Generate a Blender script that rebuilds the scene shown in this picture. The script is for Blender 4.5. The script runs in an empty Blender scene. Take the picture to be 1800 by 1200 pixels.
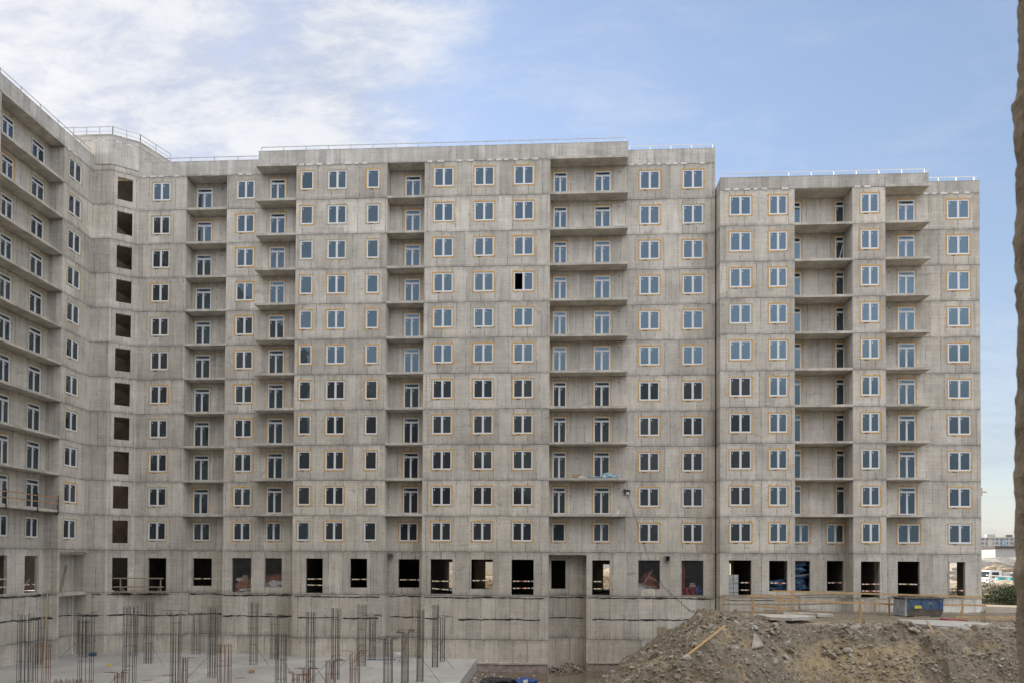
import bpy, bmesh, math, random
import numpy as np
from mathutils import Vector, Matrix, noise
R_ = math.radians
random.seed(7)
S = bpy.context.scene
COL = S.collection

# ------------------------------------------------------------------ camera, sky, sun, exposure
CZ = 8.15
yaw, pitch, roll = 0.0529, 0.0169, 0.0055
fwd = Vector((-math.sin(yaw)*math.cos(pitch), math.cos(yaw)*math.cos(pitch), math.sin(pitch)))
r0 = Vector((math.cos(yaw), math.sin(yaw), 0)); u0 = r0.cross(fwd)
rr = math.cos(roll)*r0 + math.sin(roll)*u0
uu = -math.sin(roll)*r0 + math.cos(roll)*u0
cd = bpy.data.cameras.new("camera"); cam = bpy.data.objects.new("camera", cd); COL.objects.link(cam)
m = Matrix((rr, uu, -fwd)).transposed().to_4x4(); m.translation = Vector((0, 0, CZ)); cam.matrix_world = m
cd.sensor_width = 36; cd.lens = 24.0; cd.shift_y = (965.5-600)/1800; cd.clip_end = 6000; cd.clip_start = 0.05
cd.dof.use_dof = True; cd.dof.focus_distance = 57; cd.dof.aperture_fstop = 8
S.camera = cam
SUN_AZ, SUN_EL = R_(46), R_(25)          # azimuth left of +y
sundir = Vector((-math.sin(SUN_AZ)*math.cos(SUN_EL), math.cos(SUN_AZ)*math.cos(SUN_EL), math.sin(SUN_EL)))
sl = bpy.data.lights.new("sun", 'SUN'); sl.energy = 2.0; sl.angle = R_(0.53); sl.color = (1, .93, .82)
so = bpy.data.objects.new("sun", sl); COL.objects.link(so); so.rotation_euler = sundir.to_track_quat('Z', 'Y').to_euler()
S.view_settings.view_transform = 'Standard'; S.view_settings.look = 'None'; S.view_settings.gamma = 1
S.view_settings.exposure = 2.33
W = bpy.data.worlds.new("World"); S.world = W; W.use_nodes = True

class NT:
    def __init__(s, tree): s.t = tree; s.n = tree.nodes; s.l = tree.links
    def node(s, typ, **kw):
        n = s.n.new(typ)
        for k, v in kw.items(): setattr(n, k, v)
        return n
    def put(s, sock, v):
        if isinstance(v, bpy.types.NodeSocket): s.l.new(v, sock)
        elif v is not None: sock.default_value = v
    def math(s, op, a, b=None, c=None, clamp=False):
        n = s.node('ShaderNodeMath', operation=op, use_clamp=clamp)
        s.put(n.inputs[0], a); s.put(n.inputs[1], b)
        if c is not None: s.put(n.inputs[2], c)
        return n.outputs[0]
    def noise(s, vec, scale=1., detail=4., rough=.55, dist=0.):
        n = s.node('ShaderNodeTexNoise'); s.put(n.inputs['Vector'], vec)
        n.inputs['Scale'].default_value = scale; n.inputs['Detail'].default_value = detail
        n.inputs['Roughness'].default_value = rough; n.inputs['Distortion'].default_value = dist
        return n.outputs['Fac']
    def comb(s, x, y, z):
        n = s.node('ShaderNodeCombineXYZ'); s.put(n.inputs[0], x); s.put(n.inputs[1], y); s.put(n.inputs[2], z); return n.outputs[0]
    def sep(s, v):
        n = s.node('ShaderNodeSeparateXYZ'); s.put(n.inputs[0], v); return n.outputs
    def ramp(s, v, a, b, o0=0., o1=1.):
        n = s.node('ShaderNodeMapRange', interpolation_type='SMOOTHSTEP'); s.put(n.inputs[0], v)
        for i, x in enumerate((a, b, o0, o1)): s.put(n.inputs[i+1], x)
        return n.outputs[0]
    def mix(s, f, a, b, blend='MIX'):
        n = s.node('ShaderNodeMix', data_type='RGBA', blend_type=blend); s.put(n.inputs[0], f)
        s.put(n.inputs[6], a); s.put(n.inputs[7], b); return n.outputs[2]
    def vmul(s, v, k):
        n = s.node('ShaderNodeVectorMath', operation='MULTIPLY'); s.put(n.inputs[0], v); n.inputs[1].default_value = k; return n.outputs[0]
def c4(c): return (c[0], c[1], c[2], 1.)

# world: Nishita sky plus a procedural cloud deck on direction
w = NT(W.node_tree); w.n.clear()
sky = w.node('ShaderNodeTexSky', sky_type='NISHITA'); sky.sun_disc = False
sky.sun_elevation = SUN_EL; sky.sun_rotation = -SUN_AZ; sky.altitude = 0; sky.air_density = 1.0; sky.dust_density = .25; sky.ozone_density = 1.8
tc = w.node('ShaderNodeTexCoord'); x, y, z = w.sep(tc.outputs['Generated'])
zz = w.math('MAXIMUM', z, .03)
px = w.math('DIVIDE', x, w.math('ADD', zz, .18)); py = w.math('DIVIDE', y, w.math('ADD', zz, .18))
pv = w.comb(px, w.math('MULTIPLY', py, 1.0), 0.)
n1 = w.noise(pv, 1.15, 9, .60, .5)
n2 = w.noise(w.vmul(pv, (1., 2.2, 1.)), 3.2, 8, .62, .3)
# clouds thicken towards the left of the view (west), thin wisps elsewhere
lf = w.ramp(w.math('ADD', x, w.math('MULTIPLY', z, -.42)), -.52, -.22, 1., 0.); lf = w.math('MULTIPLY', lf, w.ramp(y, -.25, .25, .55, 1.))
n3 = w.noise(w.vmul(pv, (1., 1.9, 1.)), 9., 6, .65, .2)
cov = w.math('ADD', w.math('ADD', w.math('ADD', w.math('MULTIPLY', n1, .66), w.math('MULTIPLY', n2, .40)), w.math('MULTIPLY', n3, .16)), w.math('MULTIPLY', lf, .30))
dens = w.ramp(cov, .64, .92, 0., 1.)
wisps = w.math('MULTIPLY', w.ramp(n2, .42, .72, 0., .30), w.ramp(n1, .35, .62, 0., 1.))
dens = w.math('MAXIMUM', dens, wisps)
lowc = w.math('MULTIPLY', w.ramp(z, .02, .38, 1., 0.), w.ramp(n1, .3, .65, .45, .85))
dens = w.math('MAXIMUM', dens, lowc)
ccol = w.mix(w.ramp(w.math('ADD', w.math('MULTIPLY', n2, .6), w.math('MULTIPLY', n3, .4)), .38, .60), (1.22, 1.36, 1.66, 1), (2.0, 2.02, 2.05, 1))
# bright overhead cloud, added out of view to light the facade
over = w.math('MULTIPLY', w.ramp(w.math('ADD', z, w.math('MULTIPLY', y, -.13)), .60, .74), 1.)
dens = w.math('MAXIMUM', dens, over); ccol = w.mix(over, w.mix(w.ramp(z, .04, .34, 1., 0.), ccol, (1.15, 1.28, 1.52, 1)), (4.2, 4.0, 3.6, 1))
front = w.math('MULTIPLY', w.ramp(y, .1, -.35), w.ramp(z, .14, .32))  # unseen sky behind the camera, brightened to light the upper facade
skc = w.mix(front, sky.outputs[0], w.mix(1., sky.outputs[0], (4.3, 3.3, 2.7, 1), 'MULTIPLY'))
hz = w.math('MULTIPLY', w.math('MULTIPLY', w.ramp(z, .05, .60, .68, 1.), .86), w.ramp(x, -.5, .45, .84, 1.))
skc = w.mix(1.0, skc, (.86, .715, .625, 1), 'MULTIPLY'); skc = w.mix(1.0, skc, w.comb(hz, hz, w.math('MULTIPLY', hz, 1.0)), 'MULTIPLY')
fin = w.mix(w.math('MULTIPLY', dens, .9), skc, ccol)
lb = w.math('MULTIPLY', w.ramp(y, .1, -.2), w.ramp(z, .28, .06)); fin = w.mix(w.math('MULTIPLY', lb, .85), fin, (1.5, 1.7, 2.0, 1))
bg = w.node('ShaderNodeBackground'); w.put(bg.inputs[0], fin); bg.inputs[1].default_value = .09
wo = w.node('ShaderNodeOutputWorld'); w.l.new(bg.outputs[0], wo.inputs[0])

# ------------------------------------------------------------------ materials
M = {}
def mat(name, col=(.5, .5, .5), rough=.8, metal=0., ior=None, var=0., vscale=3., bump=0., bscale=20., col2=None, stretch=(1, 1, 1)):
    mm = bpy.data.materials.new(name); mm.use_nodes = True; t = NT(mm.node_tree)
    b = t.n['Principled BSDF']; b.inputs['Roughness'].default_value = rough; b.inputs['Metallic'].default_value = metal
    if ior: b.inputs['IOR'].default_value = ior
    g = t.node('ShaderNodeNewGeometry'); P = g.outputs['Position']
    if stretch != (1, 1, 1): P = t.vmul(P, stretch)
    if var > 0 or col2:
        n = t.noise(P, vscale, 6, .6)
        a = c4(col2) if col2 else c4([c*(1-var) for c in col]); bb = c4(col) if col2 else c4([min(1, c*(1+var)) for c in col])
        t.put(b.inputs['Base Color'], t.mix(t.ramp(n, .32, .68), a, bb))
    else: b.inputs['Base Color'].default_value = c4(col)
    if bump > 0:
        bn = t.node('ShaderNodeBump'); bn.inputs['Strength'].default_value = 1; bn.inputs['Distance'].default_value = bump
        t.put(bn.inputs['Height'], t.noise(P, bscale, 5, .6)); t.put(b.inputs['Normal'], bn.outputs[0])
    M[name] = mm; return mm

def concrete(name, c_lo, c_hi, c_warm, zoff=8.92, panel=1.2, seams=1.):
    mm = bpy.data.materials.new(name); mm.use_nodes = True; t = NT(mm.node_tree); b = t.n['Principled BSDF']
    b.inputs['Roughness'].default_value = .88; b.inputs['Specular IOR Level'].default_value = .3
    P = t.node('ShaderNodeNewGeometry').outputs['Position']; x, y, z = t.sep(P)
    s = t.math('ADD', x, y)
    zr = t.math('SUBTRACT', z, zoff); zf = t.math('DIVIDE', t.math('MAXIMUM', zr, t.math('MULTIPLY', zr, 3/3.67)), 3.)
    zf = t.math('ADD', zf, 100.)
    fid = t.math('FLOOR', zf); fr = t.math('MULTIPLY', t.math('SUBTRACT', zf, fid), 3.)       # metres above the joint
    # blotches + vertical streaks
    big = t.noise(t.vmul(P, (.30, .30, .42)), 1., 5, .62, .4)
    mid = t.noise(t.vmul(P, (1.5, 1.5, 1.1)), 1., 6, .66)
    stv = t.comb(t.math('MULTIPLY', s, 2.6), t.math('MULTIPLY', fid, 7.3), t.math('MULTIPLY', z, .35))
    streak = t.noise(stv, 1., 6, .7)
    # formwork sheets
    wn = t.node('ShaderNodeTexWhiteNoise', noise_dimensions='1D'); t.put(wn.inputs['W'], fid)
    uu_ = t.math('ADD', t.math('DIVIDE', s, panel), t.math('MULTIPLY', wn.outputs['Value'], .55))
    pid = t.math('FLOOR', uu_); pf = t.math('SUBTRACT', uu_, pid)
    wn2 = t.node('ShaderNodeTexWhiteNoise', noise_dimensions='3D'); t.put(wn2.inputs['Vector'], t.comb(pid, fid, 0.))
    pv_ = wn2.outputs['Value']
    wn3 = t.node('ShaderNodeTexWhiteNoise', noise_dimensions='1D'); t.put(wn3.inputs['W'], t.math('MULTIPLY', fid, 3.7))
    tone = t.mix(t.ramp(big, .3, .7), c4(c_lo), c4(c_hi))
    tone = t.mix(t.math('MULTIPLY', t.ramp(mid, .35, .75), .5), tone, c4(c_warm))
    def mul(col, v, amt):    # darken by v*amt
        g = t.math('SUBTRACT', 1., t.math('MULTIPLY', v, amt)); return t.mix(1., col, t.comb(g, g, g), 'MULTIPLY')
    tone = mul(tone, t.math('SUBTRACT', pv_, .5), .26)
    tone = mul(tone, t.math('SUBTRACT', wn3.outputs['Value'], .5), .20)
    tone = mul(tone, t.math('SUBTRACT', t.ramp(streak, .3, .75), .5), .24)
    tone = mul(tone, t.math('SUBTRACT', t.noise(P, 7., 4, .7), .5), .38)
    # horizontal fine board marks
    hb = t.noise(t.comb(t.math('MULTIPLY', s, .25), 0., t.math('MULTIPLY', z, 11.)), 1., 3, .6)
    tone = mul(tone, t.math('SUBTRACT', t.ramp(hb, .35, .65), .5), .12)
    # vertical sheet joints, irregular, broken
    br = t.ramp(t.noise(t.comb(t.math('MULTIPLY', s, .8), t.math('MULTIPLY', fid, 3.1), t.math('MULTIPLY', z, .7)), 1., 3, .6), .36, .56)
    ed = t.math('MINIMUM', pf, t.math('SUBTRACT', 1., pf))
    vj = t.math('MULTIPLY', t.ramp(ed, .012, .030, 1., 0.), br)
    vj2 = t.math('MULTIPLY', t.ramp(t.math('ABSOLUTE', t.math('SUBTRACT', pf, .42)), .006, .022, 1., 0.), t.math('MULTIPLY', t.ramp(pv_, .55, .6), br))
    q2 = t.math('FRACT', t.math('MULTIPLY', uu_, 2.13)); e2 = t.math('MINIMUM', q2, t.math('SUBTRACT', 1., q2))
    vj3 = t.math('MULTIPLY', t.ramp(e2, .012, .05, 1., 0.), t.ramp(streak, .42, .6))
    tone = mul(tone, t.math('MAXIMUM', vj, vj2), .38*seams); tone = mul(tone, vj3, .20)
    # tie holes along the joints
    def dot(h):
        a = t.math('MULTIPLY', ed, panel); d = t.math('SUBTRACT', fr, h)
        rr_ = t.math('SQRT', t.math('ADD', t.math('MULTIPLY', a, a), t.math('MULTIPLY', d, d)))
        return t.ramp(rr_, .022, .058, 1., 0.)
    dd = t.math('MAXIMUM', t.math('MAXIMUM', dot(.45), dot(1.55)), dot(2.65))
    tone = mul(tone, dd, .62*seams)
    # storey joint: dark irregular line, lighter lip below, stain band
    wob = t.math('MULTIPLY', t.math('SUBTRACT', t.noise(t.comb(s, 0., fid), 1.7, 4, .6), .5), .10)
    dj = t.math('ABSOLUTE', t.math('ADD', t.math('MINIMUM', fr, t.math('SUBTRACT', 3., fr)), wob))
    band = t.math('MULTIPLY', t.ramp(dj, .05, .34, 1., 0.), t.ramp(t.noise(stv, .8, 5, .7), .3, .62))
    tone = mul(tone, band, .26*seams)
    line = t.math('MULTIPLY', t.ramp(dj, .012, .05, 1., 0.), t.ramp(t.noise(t.comb(s, 3., fid), .9, 4, .6), .32, .55, .25, 1.))
    tone = mul(tone, line, .46*seams)
    drv = t.noise(t.comb(t.math('MULTIPLY', s, 5.5), t.math('MULTIPLY', fid, 11.), t.math('MULTIPLY', z, .22)), 1., 4, .65)
    drip = t.math('MULTIPLY', t.ramp(drv, .52, .74), t.ramp(fr, .6, 3.) if seams > .5 else 1.)
    tone = mul(tone, drip, .17 if seams > .5 else .34)
    rain = t.ramp(t.noise(t.comb(t.math('MULTIPLY', s, .55), t.math('MULTIPLY', fid, 5.), t.math('MULTIPLY', z, .5)), 1., 5, .7), .55, .75)
    tone = mul(tone, rain, .11)
    # grout smears and damp patches of irregular outline, with clear edges, a few per storey
    sm = t.noise(t.comb(t.math('MULTIPLY', s, .55), t.math('MULTIPLY', fid, 9.), t.math('MULTIPLY', z, .9)), 1., 7, .72, .8)
    tone = t.mix(t.ramp(sm, .635, .665, 0., .30), tone, (.66, .64, .59, 1))
    tone = mul(tone, t.ramp(sm, .385, .345, 0., 1.), .24)
    tone = mul(tone, t.ramp(t.noise(t.vmul(P, (2.2, 2.2, 2.6)), 1., 7, .8), .66, .72), .26)
    t.put(b.inputs['Base Color'], tone)
    bn = t.node('ShaderNodeBump'); bn.inputs['Strength'].default_value = .8; bn.inputs['Distance'].default_value = .03
    hsum = t.math('SUBTRACT', t.noise(P, 5., 6, .65), t.math('ADD', t.math('MULTIPLY', line, .8), t.math('MULTIPLY', vj, .5)))
    t.put(bn.inputs['Height'], hsum); t.put(b.inputs['Normal'], bn.outputs[0])
    M[name] = mm
concrete('concrete', (.44, .41, .358), (.585, .55, .485), (.57, .505, .405))
concrete('parapet_concrete', (.41, .39, .35), (.57, .545, .50), (.52, .475, .41), seams=.4, panel=.62)
mat('slab_concrete', (.47, .44, .385), .9, var=.22, vscale=1.1, bump=.01, bscale=12)
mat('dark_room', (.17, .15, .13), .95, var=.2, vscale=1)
mat('own_facade', (.10, .10, .10), .95, var=.2, vscale=.6)
mat('pvc', (.72, .725, .73), .4)
mat('foam_pale', (.50, .44, .30), .95, col2=(.42, .34, .18), vscale=5., bump=.02, bscale=30)
mat('foam', (.62, .32, .06), .95, col2=(.56, .42, .19), vscale=4., bump=.02, bscale=30)
mat('dark_slot', (.03, .035, .05), .7)
mat('tar', (.045, .043, .042), .9, var=.5, vscale=5, bump=.02)
mat('insul', (.68, .67, .63), .9, var=.2, vscale=6, bump=.02)
mat('pink_foam', (.36, .29, .265), .9, var=.3, vscale=3)
mat('rail_metal', (.42, .42, .43), .45, .6, var=.15)
mat('rail_pale_sunlit', (.75, .75, .74), .5)  # sunlit brightness put into the colour on roof railings; pipe frame is pale
mat('rebar', (.105, .095, .085), .75, .2, var=.35, vscale=5)
mat('rebar_rust', (.20, .10, .06), .85, .1, var=.35, vscale=6)
mat('wood_new', (.56, .36, .17), .75, col2=(.42, .27, .13), vscale=3, stretch=(1, 1, 3), bump=.005)
mat('wood_old', (.27, .22, .165), .85, col2=(.36, .29, .20), vscale=4, bump=.01)
mat('tape_white', (.78, .77, .72), .6); mat('tape_red', (.55, .20, .08), .6); mat('tape_yellow', (.66, .48, .20), .6)
mat('stone', (.36, .305, .245), .92, col2=(.22, .185, .145), vscale=2.2, bump=.03, bscale=9)
mat('stone_pale', (.44, .41, .37), .92, col2=(.30, .28, .245), vscale=2.5, bump=.02, bscale=10)
mat('grey_metal', (.20, .20, .20), .6, .3, var=.2)
mat('brown_steel', (.17, .145, .115), .8, .1, var=.25, vscale=3)
mat('skip_blue', (.035, .085, .19), .6, .0, col2=(.07, .11, .17), vscale=1.6, bump=.01)
mat('skip_grey', (.33, .35, .37), .6, var=.2)
mat('yellow', (.55, .45, .06), .7, var=.3)
mat('blue_film', (.05, .11, .20), .45, var=.45, vscale=3, bump=.05, bscale=5)
mat('blue_cloth', (.03, .08, .30), .7, var=.4, vscale=5)
mat('black_film', (.03, .03, .033), .35, var=.3, bump=.03)
mat('pale_slab', (.42, .41, .39), .8, var=.15, vscale=2)
mat('white_bag', (.62, .62, .62), .6, var=.2, vscale=4, bump=.02)
mat('block_grey', (.42, .43, .43), .9, var=.15, vscale=4)
mat('red_plastic', (.50, .05, .03), .5, var=.25)
mat('pale_bag', (.28, .40, .45), .7, var=.35, vscale=5, bump=.03)
mat('mesh_red', (.33, .08, .06), .8, var=.4, vscale=3, bump=.03)
mat('orange_clay', (.38, .15, .09), .9, var=.3, vscale=3, bump=.03)
mat('truck_white', (.62, .62, .62), .4, var=.05); mat('truck_grey', (.45, .46, .47), .6, var=.15)
mat('rubber', (.02, .02, .02), .9); mat('dark_glass', (.02, .025, .03), .08)
mat('teal', (.03, .30, .33), .6, var=.2)
mat('sand', (.30, .25, .19), .95, var=.2, vscale=1.5, bump=.08, bscale=4)
mat('far_cream', (.42, .40, .36), .85, var=.05); mat('far_yellow', (.43, .38, .28), .85, var=.05); mat('far_blue', (.26, .34, .42), .5, var=.25, vscale=.3)
mat('far_glass', (.10, .14, .19), .2, ior=2.)
mat('cabin_grey', (.33, .34, .34), .7, var=.08); mat('dark_roof', (.07, .06, .06), .8)
mat('leaf', (.030, .050, .016), .8, col2=(.05, .07, .025), vscale=1.5); mat('leaf_dry', (.10, .09, .05), .8, var=.3)
mat('stem', (.12, .09, .06), .9)
mat('cardboard', (.36, .24, .15), .9, var=.2); mat('crane_yellow', (.36, .33, .26), .6)
mat('plywood', (.34, .28, .19), .8, var=.15, vscale=2)
mat('red_cloth', (.30, .03, .04), .8, var=.3)

def glass_mat():
    mm = bpy.data.materials.new('glass'); mm.use_nodes = True; t = NT(mm.node_tree); b = t.n['Principled BSDF']
    b.inputs['Base Color'].default_value = (.016, .018, .019, 1); b.inputs['Roughness'].default_value = .02; b.inputs['IOR'].default_value = 1.85; b.inputs['Specular Tint'].default_value = (.55, .84, 1., 1)
    oi = t.node('ShaderNodeObjectInfo'); P = t.node('ShaderNodeNewGeometry').outputs['Position']
    bn = t.node('ShaderNodeBump'); bn.inputs['Strength'].default_value = 1.; bn.inputs['Distance'].default_value = .0016
    t.put(bn.inputs['Height'], t.noise(P, 1.3, 2, .5)); t.put(b.inputs['Normal'], bn.outputs[0])
    dust = t.ramp(t.noise(P, 3., 5, .7), .5, .8, 0., .10)
    t.put(b.inputs['Base Color'], t.mix(t.math('ADD', dust, t.math('MULTIPLY', oi.outputs['Random'], .12)), (.026, .029, .033, 1), (.25, .24, .23, 1)))
    M['glass'] = mm
glass_mat()

def soil_mat():
    mm = bpy.data.materials.new('soil'); mm.use_nodes = True; t = NT(mm.node_tree); b = t.n['Principled BSDF']
    b.inputs['Roughness'].default_value = .95; b.inputs['Specular IOR Level'].default_value = .2
    P = t.node('ShaderNodeNewGeometry').outputs['Position']
    a = t.noise(P, .33, 4, .6, .6); d = t.noise(P, 3.5, 8, .7)
    sx_, sy_, sz_ = t.sep(P)
    clay = t.math('MULTIPLY', t.ramp(t.math('ABSOLUTE', t.math('SUBTRACT', sx_, 18.3)), 5.5, 1.5), t.ramp(sz_, 3.9, 3.1))
    c = t.mix(t.ramp(t.math('ADD', a, t.math('MULTIPLY', clay, .17)), .50, .66), (.24, .202, .155, 1), (.41, .325, .21, 1))
    c = t.mix(t.math('MULTIPLY', t.ramp(d, .42, .72), .75), c, (.36, .325, .275, 1))
    c = t.mix(t.math('MULTIPLY', t.ramp(t.noise(P, 6., 6, .75), .52, .36), .7), c, (.085, .068, .052, 1))
    vz = t.node('ShaderNodeTexVoronoi'); vz.inputs['Scale'].default_value = 5.; t.put(vz.inputs['Vector'], P)
    c = t.mix(t.ramp(vz.outputs['Distance'], .10, .22, .45, 0.), c, (.45, .42, .37, 1))
    t.put(b.inputs['Base Color'], c)
    bn = t.node('ShaderNodeBump'); bn.inputs['Distance'].default_value = .16; bn.inputs['Strength'].default_value = 1.
    t.put(bn.inputs['Height'], t.math('ADD', t.noise(P, 4., 9, .68), t.math('MULTIPLY', t.ramp(vz.outputs['Distance'], .0, .3, 1., 0.), .35)))
    t.put(b.inputs['Normal'], bn.outputs[0]); M['soil'] = mm
soil_mat()

def water_mat():
    mm = bpy.data.materials.new('water'); mm.use_nodes = True; t = NT(mm.node_tree); b = t.n['Principled BSDF']
    P = t.node('ShaderNodeNewGeometry').outputs['Position']
    t.put(b.inputs['Base Color'], t.mix(t.noise(P, .6, 4, .6), (.12, .098, .07, 1), (.19, .155, .11, 1)))
    b.inputs['Roughness'].default_value = .06; b.inputs['IOR'].default_value = 1.33
    bn = t.node('ShaderNodeBump'); bn.inputs['Distance'].default_value = .012; t.put(bn.inputs['Height'], t.noise(P, 2.5, 3, .5)); t.put(b.inputs['Normal'], bn.outputs[0])
    M['water'] = mm
water_mat()

def slab_mat():
    mm = bpy.data.materials.new('slab_top'); mm.use_nodes = True; t = NT(mm.node_tree); b = t.n['Principled BSDF']
    P = t.node('ShaderNodeNewGeometry').outputs['Position']
    a = t.noise(P, .22, 6, .62, .8); d = t.noise(P, 2.2, 7, .7)
    c = t.mix(t.ramp(a, .35, .65), (.38, .375, .372, 1), (.50, .495, .485, 1))
    c = t.mix(t.math('MULTIPLY', t.ramp(d, .5, .75), .35), c, (.21, .20, .185, 1))
    c = t.mix(t.ramp(t.noise(P, .35, 5, .7, 1.5), .60, .68, 0., .55), c, (.19, .165, .135, 1))
    t.put(b.inputs['Base Color'], c); t.put(b.inputs['Roughness'], t.ramp(a, .3, .7, .55, .95))
    M['slab_top'] = mm
slab_mat()

# ------------------------------------------------------------------ mesh helpers
class MB:
    def __init__(s): s.v = []; s.f = []; s.mi = []; s.mats = []
    def m(s, name):
        if name not in s.mats: s.mats.append(name)
        return s.mats.index(name)
    def add(s, vs, fs, mt):
        k = len(s.v); i = s.m(mt); s.v += [tuple(p) for p in vs]
        for f in fs: s.f.append(tuple(k+j for j in f)); s.mi.append(i)
    def box(s, a, b, mt, fr=None):
        x0, y0, z0 = a; x1, y1, z1 = b
        vs = [(x0, y0, z0), (x1, y0, z0), (x1, y1, z0), (x0, y1, z0), (x0, y0, z1), (x1, y0, z1), (x1, y1, z1), (x0, y1, z1)]
        if fr: vs = [fr(*p) for p in vs]
        s.add(vs, [(0, 3, 2, 1), (4, 5, 6, 7), (0, 1, 5, 4), (1, 2, 6, 5), (2, 3, 7, 6), (3, 0, 4, 7)], mt)
    def bar(s, p, q, wdt, hgt, mt, up=(0, 0, 1)):
        p, q = Vector(p), Vector(q); d = (q-p).normalized(); u = Vector(up)
        if abs(d.dot(u)) > .95: u = Vector((0, 1, 0))
        a = d.cross(u).normalized()*wdt/2; b = a.cross(d).normalized()*hgt/2
        vs = [p-a-b, p+a-b, p+a+b, p-a+b, q-a-b, q+a-b, q+a+b, q-a+b]
        s.add(vs, [(0, 3, 2, 1), (4, 5, 6, 7), (0, 1, 5, 4), (1, 2, 6, 5), (2, 3, 7, 6), (3, 0, 4, 7)], mt)
    def tube(s, pts, r, mt, n=6):
        pts = [Vector(p) for p in pts]; rings = []
        for i, p in enumerate(pts):
            d = (pts[min(i+1, len(pts)-1)]-pts[max(i-1, 0)]).normalized()
            u = Vector((0, 0, 1)) if abs(d.z) < .9 else Vector((1, 0, 0))
            a = d.cross(u).normalized(); b = d.cross(a)
            rings.append([p+r*(math.cos(2*math.pi*k/n)*a+math.sin(2*math.pi*k/n)*b) for k in range(n)])
        vs = [q for rg in rings for q in rg]; fs = []
        for i in range(len(pts)-1):
            for k in range(n): fs.append((i*n+k, i*n+(k+1) % n, (i+1)*n+(k+1) % n, (i+1)*n+k))
        fs.append(tuple(range(n))[::-1]); fs.append(tuple(range((len(pts)-1)*n, len(pts)*n)))
        s.add(vs, fs, mt)
    def mesh(s, name, smooth=False):
        me = bpy.data.meshes.new(name); me.from_pydata(s.v, [], s.f)
        for x_ in s.mats: me.materials.append(M[x_])
        me.polygons.foreach_set('material_index', s.mi)
        if smooth: me.polygons.foreach_set('use_smooth', [True]*len(me.polygons))
        me.update(); return me
    def build(s, name, parent=None, smooth=False, bevel=0.):
        o = bpy.data.objects.new(name, s.mesh(name, smooth)); COL.objects.link(o)
        if parent: o.parent = parent
        if bevel:
            bv = o.modifiers.new('bevel', 'BEVEL'); bv.width = bevel; bv.segments = 2; bv.limit_method = 'ANGLE'
        return o
def tag(o, label=None, cat=None, group=None, kind=None):
    if label: o['label'] = label
    if cat: o['category'] = cat
    if group: o['group'] = group
    if kind: o['kind'] = kind
    return o
def empty(name, loc=(0, 0, 0), rz=0.):
    o = bpy.data.objects.new(name, None); COL.objects.link(o); o.location = loc; o.rotation_euler = (0, 0, rz); o.empty_display_size = .2; return o
def inst(me, name, parent, loc=(0, 0, 0), rz=0., sc=None):
    o = bpy.data.objects.new(name, me); COL.objects.link(o); o.parent = parent; o.location = loc; o.rotation_euler = (0, 0, rz)
    if sc: o.scale = sc
    return o
def copy_tree(o, parent=None):
    c = o.copy(); COL.objects.link(c); c.parent = parent
    for ch in list(o.children): copy_tree(ch, c)
    return c
def frame(o, ang):
    """local (u along wall, d into wall, z) -> world; ang = direction of u; wall faces clockwise side"""
    e = (math.cos(ang), math.sin(ang)); n = (-e[1], e[0])
    return lambda u, d, z: (o[0]+e[0]*u+n[0]*d, o[1]+e[1]*u+n[1]*d, z)
def wall(parent, fr, a, b, z0, z1, holes=(), th=.25, mt='concrete', name='wall', d0=0.):
    us = sorted({a, b, *[h[0] for h in holes], *[h[1] for h in holes]}); zs = sorted({z0, z1, *[h[2] for h in holes], *[h[3] for h in holes]})
    nu, nz = len(us)-1, len(zs)-1
    def solid(i, j):
        if i < 0 or j < 0 or i >= nu or j >= nz: return False
        cu, cz = (us[i]+us[i+1])/2, (zs[j]+zs[j+1])/2
        return not any(h[0] < cu < h[1] and h[2] < cz < h[3] for h in holes)
    mb = MB(); idx = {}
    def V(i, j, k):
        if (i, j, k) not in idx:
            idx[(i, j, k)] = len(mb.v); mb.v.append(fr(us[i], d0+(th if k else 0.), zs[j]))
        return idx[(i, j, k)]
    mi = mb.m(mt)
    def F(*q): mb.f.append(q); mb.mi.append(mi)
    for i in range(nu):
        for j in range(nz):
            if not solid(i, j): continue
            F(V(i, j, 0), V(i+1, j, 0), V(i+1, j+1, 0), V(i, j+1, 0)); F(V(i, j, 1), V(i, j+1, 1), V(i+1, j+1, 1), V(i+1, j, 1))
            if not solid(i-1, j): F(V(i, j, 0), V(i, j+1, 0), V(i, j+1, 1), V(i, j, 1))
            if not solid(i+1, j): F(V(i+1, j, 0), V(i+1, j, 1), V(i+1, j+1, 1), V(i+1, j+1, 0))
            if not solid(i, j-1): F(V(i, j, 0), V(i, j, 1), V(i+1, j, 1), V(i+1, j, 0))
            if not solid(i, j+1): F(V(i, j+1, 0), V(i+1, j+1, 0), V(i+1, j+1, 1), V(i, j+1, 1))
    return mb.build(name, parent)

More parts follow.
